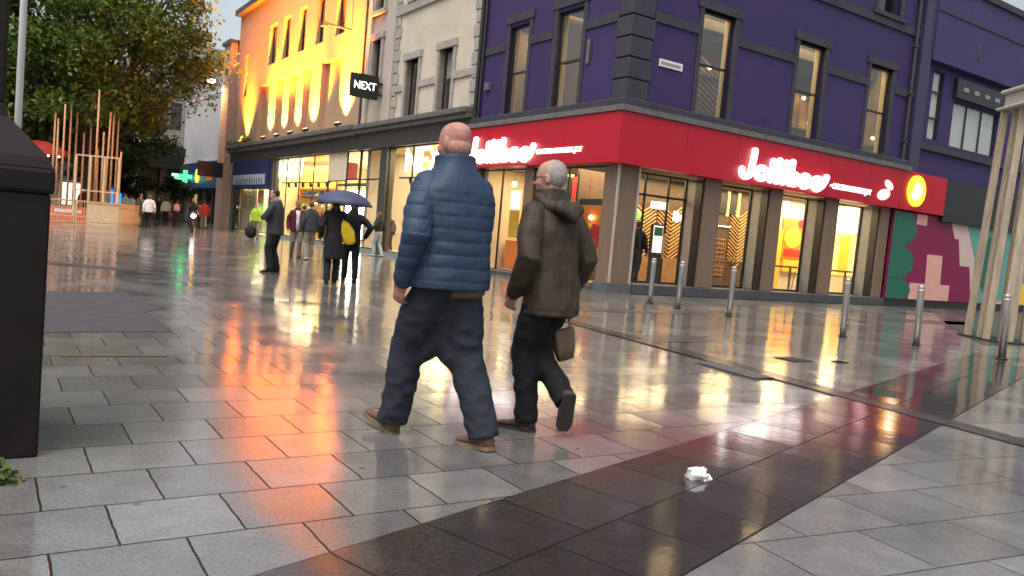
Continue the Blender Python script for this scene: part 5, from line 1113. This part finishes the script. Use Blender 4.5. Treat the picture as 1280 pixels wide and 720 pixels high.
# dark iron column base at the left edge
o = empty('lamp_column', (-2.18-.39*UU.x, 3.74-.39*UU.y, 0), ANG, 'dark brown square street column with a sloping shoulder, close at the left edge', 'lamp post')
q = MB(); q.box(-.39, .39, 0, .78, 0, 1.25); q.build('pedestal', M['column'], o, bevel=.012)
q = MB(); q.box(-.405, .405, -.015, .795, 1.25, 1.37); q.build('moulding', M['column'], o, bevel=.02)
q = MB(); q.loft([[Vector((sx*w, .39+sy*w, z)) for sx, sy in ((-1, -1), (1, -1), (1, 1), (-1, 1))] for z, w in ((1.37, .395), (1.42, .375), (1.60, .21), (1.66, .20))]); q.build('shoulder', M['column'], o)
q = MB(); q.box(-.195, .195, .195, .585, 1.66, 6.2); q.build('shaft', M['column'], o, bevel=.012)
q = MB(); q.limb([(.0, .39, 6.1), (0, .39, 6.6)], [.11, .07], n=16); q.build('collar', M['column'], o, True)
q = MB(); q.lathe([(.05, 6.6), (.24, 6.8), (.30, 7.2), (.12, 7.45), (.02, 7.6)], (0, .39, 0)); q.build('lantern', M['cap_stone'], o, True)
p = at(26, 80, 6.2); o = tag(MB().cyl((p.x, p.y, .0), (p.x, p.y, 7.0), .026, .022).build('flag_pole', M['white'], None, True), 'thin white pole beside the dark column', 'pole')
# grass tuft
gp = ground(-8, 602); o = link_mesh('grass_tuft', leaves_mesh([(gp.x+rnd.uniform(-.05, .06), gp.y+rnd.uniform(-.05, .05), .01+rnd.random()*.03) for _ in range(11)], .028, 18, .020, 5), M['weed']); tag(o, 'small tuft of green weeds at the foot of the dark column', 'plant')
# crushed cup
gc = ground(871, 600); o = empty('paper_cup', (gc.x, gc.y, .036), R(20), 'crumpled white paper cup lying on the dark granite band', 'litter')
q = MB(); q.loft([[Vector((x, r*math.cos(2*PI*k/22)*(1+.10*math.sin(k*2.1+x*60)), r*.92*math.sin(2*PI*k/22)*(1+.10*math.cos(k*1.7)))) for k in range(22)] for x, r in ((-.052, .028), (-.05, .034), (-.01, .040), (.03, .038), (.048, .042))]); me = q.mesh('cup_body'); displace(me, lambda co, n: .026*noise.noise(co*31)+.008*noise.noise(co*90)); link_mesh('cup_body', me, M['paper'], o, True)
q = MB(); q.slab([(.02, -.05, -.03), (.075, -.035, -.035), (.085, .02, -.02), (.05, .05, -.034), (.0, .03, -.03)], (.004, .002, .012)); q.build('torn_flap', M['paper'], o)
# fairground style enclosure on the left: barriers, box, tall poles, cage, red canopies
def barrier(p, q_, lab):
    p, q_ = Vector(p), Vector(q_); d = (q_-p); L = d.length; o = empty('crowd_barrier', p, math.atan2(d.y, d.x), lab, 'barrier')
    m = MB(); 
    for x in (0, L): m.box(x-.03, x+.03, -.03, .03, 0, 1.15)
    m.box(.03, L-.03, -.025, .025, 1.05, 1.12); m.box(.03, L-.03, -.025, .025, .12, .18); m.build('frame', M['barrier'], o)
    m = MB(); n = int(L/.17)
    for i in range(1, n): m.box(i*L/n-.008, i*L/n+.008, -.01, .01, .18, 1.05)
    m.build('bars', M['barrier'], o)
    for x in (.4, L-.4): m = MB(); m.box(x-.03, x+.03, -.28, .28, .0, .04); m.build('foot', M['barrier'], o)
    return o
f0, f1, f2, f3 = ground(40, 279.5), ground(92, 281.2), ground(148, 283.5), ground(167, 284)
barrier(f0, f1, 'pale metal crowd barrier nearest the dark column'); barrier(f1 + Vector((.08, 0, 0)), f2, 'pale metal crowd barrier next to the wooden box')
d = (f3-f2); o = empty('wooden_box', f2 + Vector((.1, 0, 0)), math.atan2(d.y, d.x), 'pale wooden planter box at the end of the crowd barriers', 'box')
q = MB(); q.box(0, 1.75, 0, 1.6, 0, 1.02); q.build('box_body', M['barrier'], o); q = MB(); q.box(-.03, 1.78, -.03, 1.63, 1.02, 1.10); q.box(.1, 1.65, -.025, -.003, .12, .2); q.box(.1, 1.65, -.025, -.003, .85, .93); q.build('trim', M['orange_pole'], o)
for i, (px, lab) in enumerate(((84, 'orange plastic barrier block behind the left crowd barrier'), (112, 'orange plastic barrier block behind the middle of the second crowd barrier'), (134, 'orange plastic barrier block nearest the wooden box'))):
    p = ground(px, 277.5); p = p*1.04; o = empty('barrier_block', (p.x, p.y, 0), R(25), lab, 'barrier', 'orange plastic blocks behind the crowd barriers')
    q = MB(); q.loft([ering(0, 0, z, rx, ry, 20, 6) for z, rx, ry in ((0, .85, .25), (.25, .85, .25), (.35, .82, .13), (.72, .8, .10))]); q.build('block_body', M['orange_pl'], o)
    q = MB(); q.box(-.6, .6, -.16, -.135, .42, .60); q.build('panel', M['white'], o)
pl = [(76, 130, 270), (84, 128, 268), (91, 140, 266), (110, 118, 272), (118, 112, 270), (131, 140, 272), (137, 144, 271), (143, 146, 272), (70, 148, 270), (126, 165, 271), (101, 166, 270), (121, 186, 272), (64, 140, 268), (148, 190, 274)]
for i, (px, yt, yb) in enumerate(pl):
    Y = 41.5 + (i % 4)*.8; bpos = at(px-1, 262, Y); tpos = at(px+4, yt, Y)
    q = MB(); o = empty('tall_pole', (bpos.x, bpos.y, 0), 0, 'slim orange lit timber pole standing in the cluster behind the crowd barriers', 'pole', 'slim timber poles behind the barriers')
    q.cyl((0, 0, 0), (rnd.uniform(-.08, .08), 0, tpos.z), .055, .045, n=10); q.build('pole_shaft', M['orange_pole'], o, True)
    q = MB(); q.lathe([(.09, 0), (.09, .12), (.06, .14)]); q.build('foot', M['iron'], o)
p0 = at(92, 262, 40.6); p1 = at(146, 262, 40.6); o = empty('cage_frame', (p0.x, p0.y, 0), math.atan2(p1.y-p0.y, p1.x-p0.x), 'open frame of pale rails rising above the second crowd barrier', 'frame'); L = (p1-p0).length
for j in range(4): q = MB(); q.box(j*L/3-.05, j*L/3+.05, -.05, .05, 0, 3.35); q.build('upright', M['barrier'], o)
q = MB(); q.box(0, L, -.03, .03, 3.35, 3.42); q.box(.05, L-.05, -.025, .025, 1.6, 1.66); q.build('rail', M['barrier'], o)
for i, (px, py, w, lab) in enumerate(((52, 180, 1.25, 'red canopy glowing behind the left end of the poles'), (22, 182, 1.2, 'red canopy mostly hidden by the dark column'))):
    p = at(px, py, 43); o = empty('market_canopy', (p.x, p.y, 0), R(20), lab, 'canopy')
    q = MB(); q.loft([[Vector((sx*w*k, sy*w*.7*k, z)) for sx, sy in ((-1, -1), (1, -1), (1, 1), (-1, 1))] for z, k in ((p.z-.55, 1.0), (p.z-.28, 1.0), (p.z+.15, .25))]); q.build('canopy_top', M['redcanopy'], o)
    for sx in (-1, 1):
        for sy in (-1, 1): q = MB(); q.box(sx*w*.95-.03, sx*w*.95+.03, sy*w*.65-.03, sy*w*.65+.03, 0, p.z-.5); q.build('leg', M['barrier'], o)
    for k in range(5):
        q = MB(); q.ell((-w*.8+k*w*.4, -w*.7, p.z-.62), .05, .05, .05, None, 10, 6); q.build('bulb', M['lamp_warm'], o, True)

# ================================================================== trees
def tree(name, label, base, trunk_h, crown_c, rad, nclump, per, leafsize, seed, lm='leaf', spread=.62, group=None):
    r = random.Random(seed); o = empty(name, base, 0, label, 'tree', group); cc = Vector(crown_c)
    q = MB(); q.limb([(0, 0, 0), (.04, .02, trunk_h*.5), (.1, .05, trunk_h), tuple(cc*Vector((.3, .3, 1)) if False else (cc.x*.4, cc.y*.4, trunk_h+(cc.z-trunk_h)*.6))], [rad[0]*.055, rad[0]*.045, rad[0]*.036, rad[0]*.02], n=12)
    pts = []
    while len(pts) < nclump:
        v = Vector((r.uniform(-1, 1), r.uniform(-1, 1), r.uniform(-1, 1)))
        if .22 < v.length < 1 and (v.length > .5 or r.random() < .35): pts.append(cc + Vector((v.x*rad[0], v.y*rad[1], v.z*rad[2])))
    for p in pts[::3]: q.limb([(cc.x*.2, cc.y*.2, trunk_h*.9), tuple(Vector((cc.x*.2, cc.y*.2, trunk_h*.9)).lerp(p, .55) + Vector((0, 0, .25))), tuple(p)], [rad[0]*.018, rad[0]*.011, rad[0]*.004], n=6)
    q.build('trunk', M['bark'], o, True)
    bm = bmesh.new()
    for p in pts:
        sp = spread*r.uniform(.6, 1.25)
        for i in range(int(per*r.uniform(.6, 1.4))):
            c = p + Vector((max(-1.7, min(1.7, r.gauss(0, 1)))*sp, max(-1.7, min(1.7, r.gauss(0, 1)))*sp, max(-1.7, min(1.7, r.gauss(0, 1)))*sp*.55))
            a = Vector((r.gauss(0, 1), r.gauss(0, 1), r.gauss(-.35, .7))).normalized(); b_ = a.cross(Vector((r.gauss(0, .5), r.gauss(0, .5), 1))).normalized(); s_ = leafsize*r.uniform(.6, 1.3)
            vs = [bm.verts.new(c+a*s_), bm.verts.new(c+b_*s_*.5+a*s_*.1), bm.verts.new(c-a*s_*.8), bm.verts.new(c-b_*s_*.5+a*s_*.1)]; bm.faces.new(vs)
    me = bpy.data.meshes.new('crown'); bm.to_mesh(me); bm.free(); link_mesh('crown', me, M[lm], o)
    return o
tb = at(108, 250, 47)
tree('street_tree', 'big leafy tree spreading over the upper left of the street', (tb.x, tb.y, 0), 3.6, (-.6, 0, 11.0), (7.9, 6.0, 7.3), 180, 240, .165, 11, 'leaf', .85)
tb = at(52, 250, 46); tree('street_tree', 'second leafy tree behind the dark column, darker beneath', (tb.x, tb.y, 0), 3.2, (0, 0, 9.0), (6.6, 5.2, 6.2), 120, 180, .19, 12, 'leaf', .85)
tb = at(120, 250, 60); tree('street_tree', 'dark leaved tree far behind the slim poles', (tb.x, tb.y, 0), 2.6, (0, 0, 6.4), (5.2, 4, 4.2), 70, 170, .24, 13, 'leaf_dark', .8)
for i, (px, py, lab) in enumerate(((168, 262, 'small round street tree beside the far canopy'), (217, 262, 'small round street tree before the black fascia'))):
    tb = at(px, py, 62); tree('small_tree', lab, (tb.x, tb.y, 0), 1.6, (0, 0, 2.6), (1.25, 1.2, 1.0), 22, 110, .12, 20+i, 'leaf_dark', .3)
# ================================================================== lamps that the place has
def area(name, loc, rot, sx, sy, power, col):
    l = bpy.data.lights.new(name, 'AREA'); l.shape = 'RECTANGLE'; l.size = sx; l.size_y = sy; l.energy = power; l.color = col
    o = bpy.data.objects.new(name, l); COL.objects.link(o); o.location = loc; o.rotation_euler = rot; return o
WARM = (1, .70, .36); CREAM = (1, .84, .56)
area('restaurant_ceiling_light', W(2.0, 1.9, 3.38), (0, 0, ANG), 2.6, 1.6, 150, WARM)
area('restaurant_ceiling_light', W(7.0, 1.75, 3.38), (0, 0, ANG), 7.5, 1.3, 360, WARM)
area('restaurant_ceiling_light', W(11, 1.75, 3.38), (0, 0, ANG), 2.4, 1.3, 170, CREAM)
area('restaurant_ceiling_light', W(1.5, 3.6, 3.38), (0, 0, ANG), 1.6, 5.0, 320, WARM)
area('upper_room_light', W(6.3, 1.0, 8.15), (0, 0, ANG), 11, 1.0, 280, (1, .66, .30))
area('upper_room_light', W(2.2, 5.6, 8.15), (0, 0, ANG), 2.5, 2.6, 100, (1, .66, .30))
area('clothes_shop_light', W(.95, 11, 4.36), (0, 0, ANG), 1.0, 6.0, 400, (1, .80, .40))
area('clothes_shop_light', W(4.4, 14, 4.36), (0, 0, ANG), 4.5, 6.0, 560, CREAM)
area('clothes_shop_light', W(.95, 26.3, 4.36), (0, 0, ANG), 1.0, 6.5, 520, (1, .80, .40))
area('clothes_shop_light', W(4.5, 21.5, 4.36), (0, 0, ANG), 5.5, 6.5, 1000, (1, .90, .62))
area('side_shop_light', W(.65, 34.3, 2.72), (0, 0, ANG), .5, 6.5, 220, CREAM)
area('brick_pier_shop_light', W(.75, 49, 2.6), (0, 0, ANG), .25, 8, 40, (1, .92, .8))
def spot(name, loc, target, power, col, size, blend=.9, rad=.06):
    l = bpy.data.lights.new(name, 'SPOT'); l.energy = power; l.color = col; l.spot_size = R(size); l.spot_blend = blend; l.shadow_soft_size = rad
    o = bpy.data.objects.new(name, l); COL.objects.link(o); o.location = loc; d = Vector(target)-Vector(loc); o.rotation_euler = d.to_track_quat('-Z', 'Y').to_euler(); return o
for v, e in FLOOD:
    spot('floodlight_beam', W(-.36, v, 5.72), W(-.02, v, 9.3), 9000*e, (1, .46, .015), 40, .9)
    spot('floodlight_spill', W(-.45, v, 5.72), W(.25, v, 10.5), 34000*e, (1, .22, .012), 88, 1.0)
spot('pier_light_beam', W(-.75, 42.7, 9.9), W(.0, 41.3, 8.0), 1500, (1, .62, .16), 90, 1.0)

# ================================================================== daylight: grey dusk overcast
w = bpy.data.worlds.new('World'); sc.world = w; w.use_nodes = True; n = w.node_tree; n.nodes.clear(); L = n.links
out = N(n, 'ShaderNodeOutputWorld'); bg = N(n, 'ShaderNodeBackground'); sky = N(n, 'ShaderNodeTexSky', sky_type='NISHITA')
SUN_EL, SUN_AZ = R(64), R(205)      # azimuth: compass style, measured from +Y towards +X
sky.sun_disc = False; sky.sun_elevation = SUN_EL; sky.sun_rotation = SUN_AZ; sky.air_density = 1.6; sky.dust_density = 6.0; sky.ozone_density = 1.0; sky.altitude = 50
hs = N(n, 'ShaderNodeHueSaturation'); hs.inputs['Saturation'].default_value = .58; hs.inputs['Value'].default_value = 1.0
tc = N(n, 'ShaderNodeTexCoord'); cn_ = N(n, 'ShaderNodeTexNoise'); cn_.inputs['Scale'].default_value = 2.6; cn_.inputs['Detail'].default_value = 6; L.new(tc.outputs['Generated'], cn_.inputs['Vector'])
mr = N(n, 'ShaderNodeMapRange'); mr.inputs[1].default_value = .3; mr.inputs[2].default_value = .7; mr.inputs[3].default_value = .8; mr.inputs[4].default_value = 1.25; L.new(cn_.outputs['Fac'], mr.inputs[0])
vm = N(n, 'ShaderNodeVectorMath', operation='SCALE'); L.new(sky.outputs[0], hs.inputs['Color']); L.new(hs.outputs[0], vm.inputs[0]); L.new(mr.outputs[0], vm.inputs['Scale'])
L.new(vm.outputs[0], bg.inputs['Color']); bg.inputs['Strength'].default_value = .145; L.new(bg.outputs[0], out.inputs[0])
sl = bpy.data.lights.new('Sun', 'SUN'); sl.energy = 1.0; sl.angle = R(40); sl.color = (1, .95, .90); so = bpy.data.objects.new('Sun', sl); COL.objects.link(so)
sd = Vector((math.sin(SUN_AZ)*math.cos(SUN_EL), math.cos(SUN_AZ)*math.cos(SUN_EL), math.sin(SUN_EL))); so.rotation_euler = (-sd).to_track_quat('-Z', 'Y').to_euler()

# ================================================================== camera and view
cam = bpy.data.cameras.new('Camera'); cam.sensor_width = 36; cam.lens = 36*FPX/1280; cam.clip_end = 2000; cam.clip_start = .05
co = bpy.data.objects.new('Camera', cam); COL.objects.link(co)
m3 = Matrix((RIGHT, UP, -FWD)).transposed(); co.matrix_world = Matrix.Translation(CPOS) @ m3.to_4x4()
sc.camera = co
vs = sc.view_settings; vs.view_transform = 'Standard'; vs.look = 'None'; vs.exposure = .40; vs.gamma = 1; vs.use_curve_mapping = False
sc.render.engine = 'CYCLES'; cy = sc.cycles; cy.use_denoising = True; cy.max_bounces = 8; cy.transparent_max_bounces = 12; cy.sample_clamp_indirect = 6; cy.caustics_reflective = False; cy.caustics_refractive = False
try: cy.denoiser = 'OPENIMAGEDENOISE'
except Exception: pass
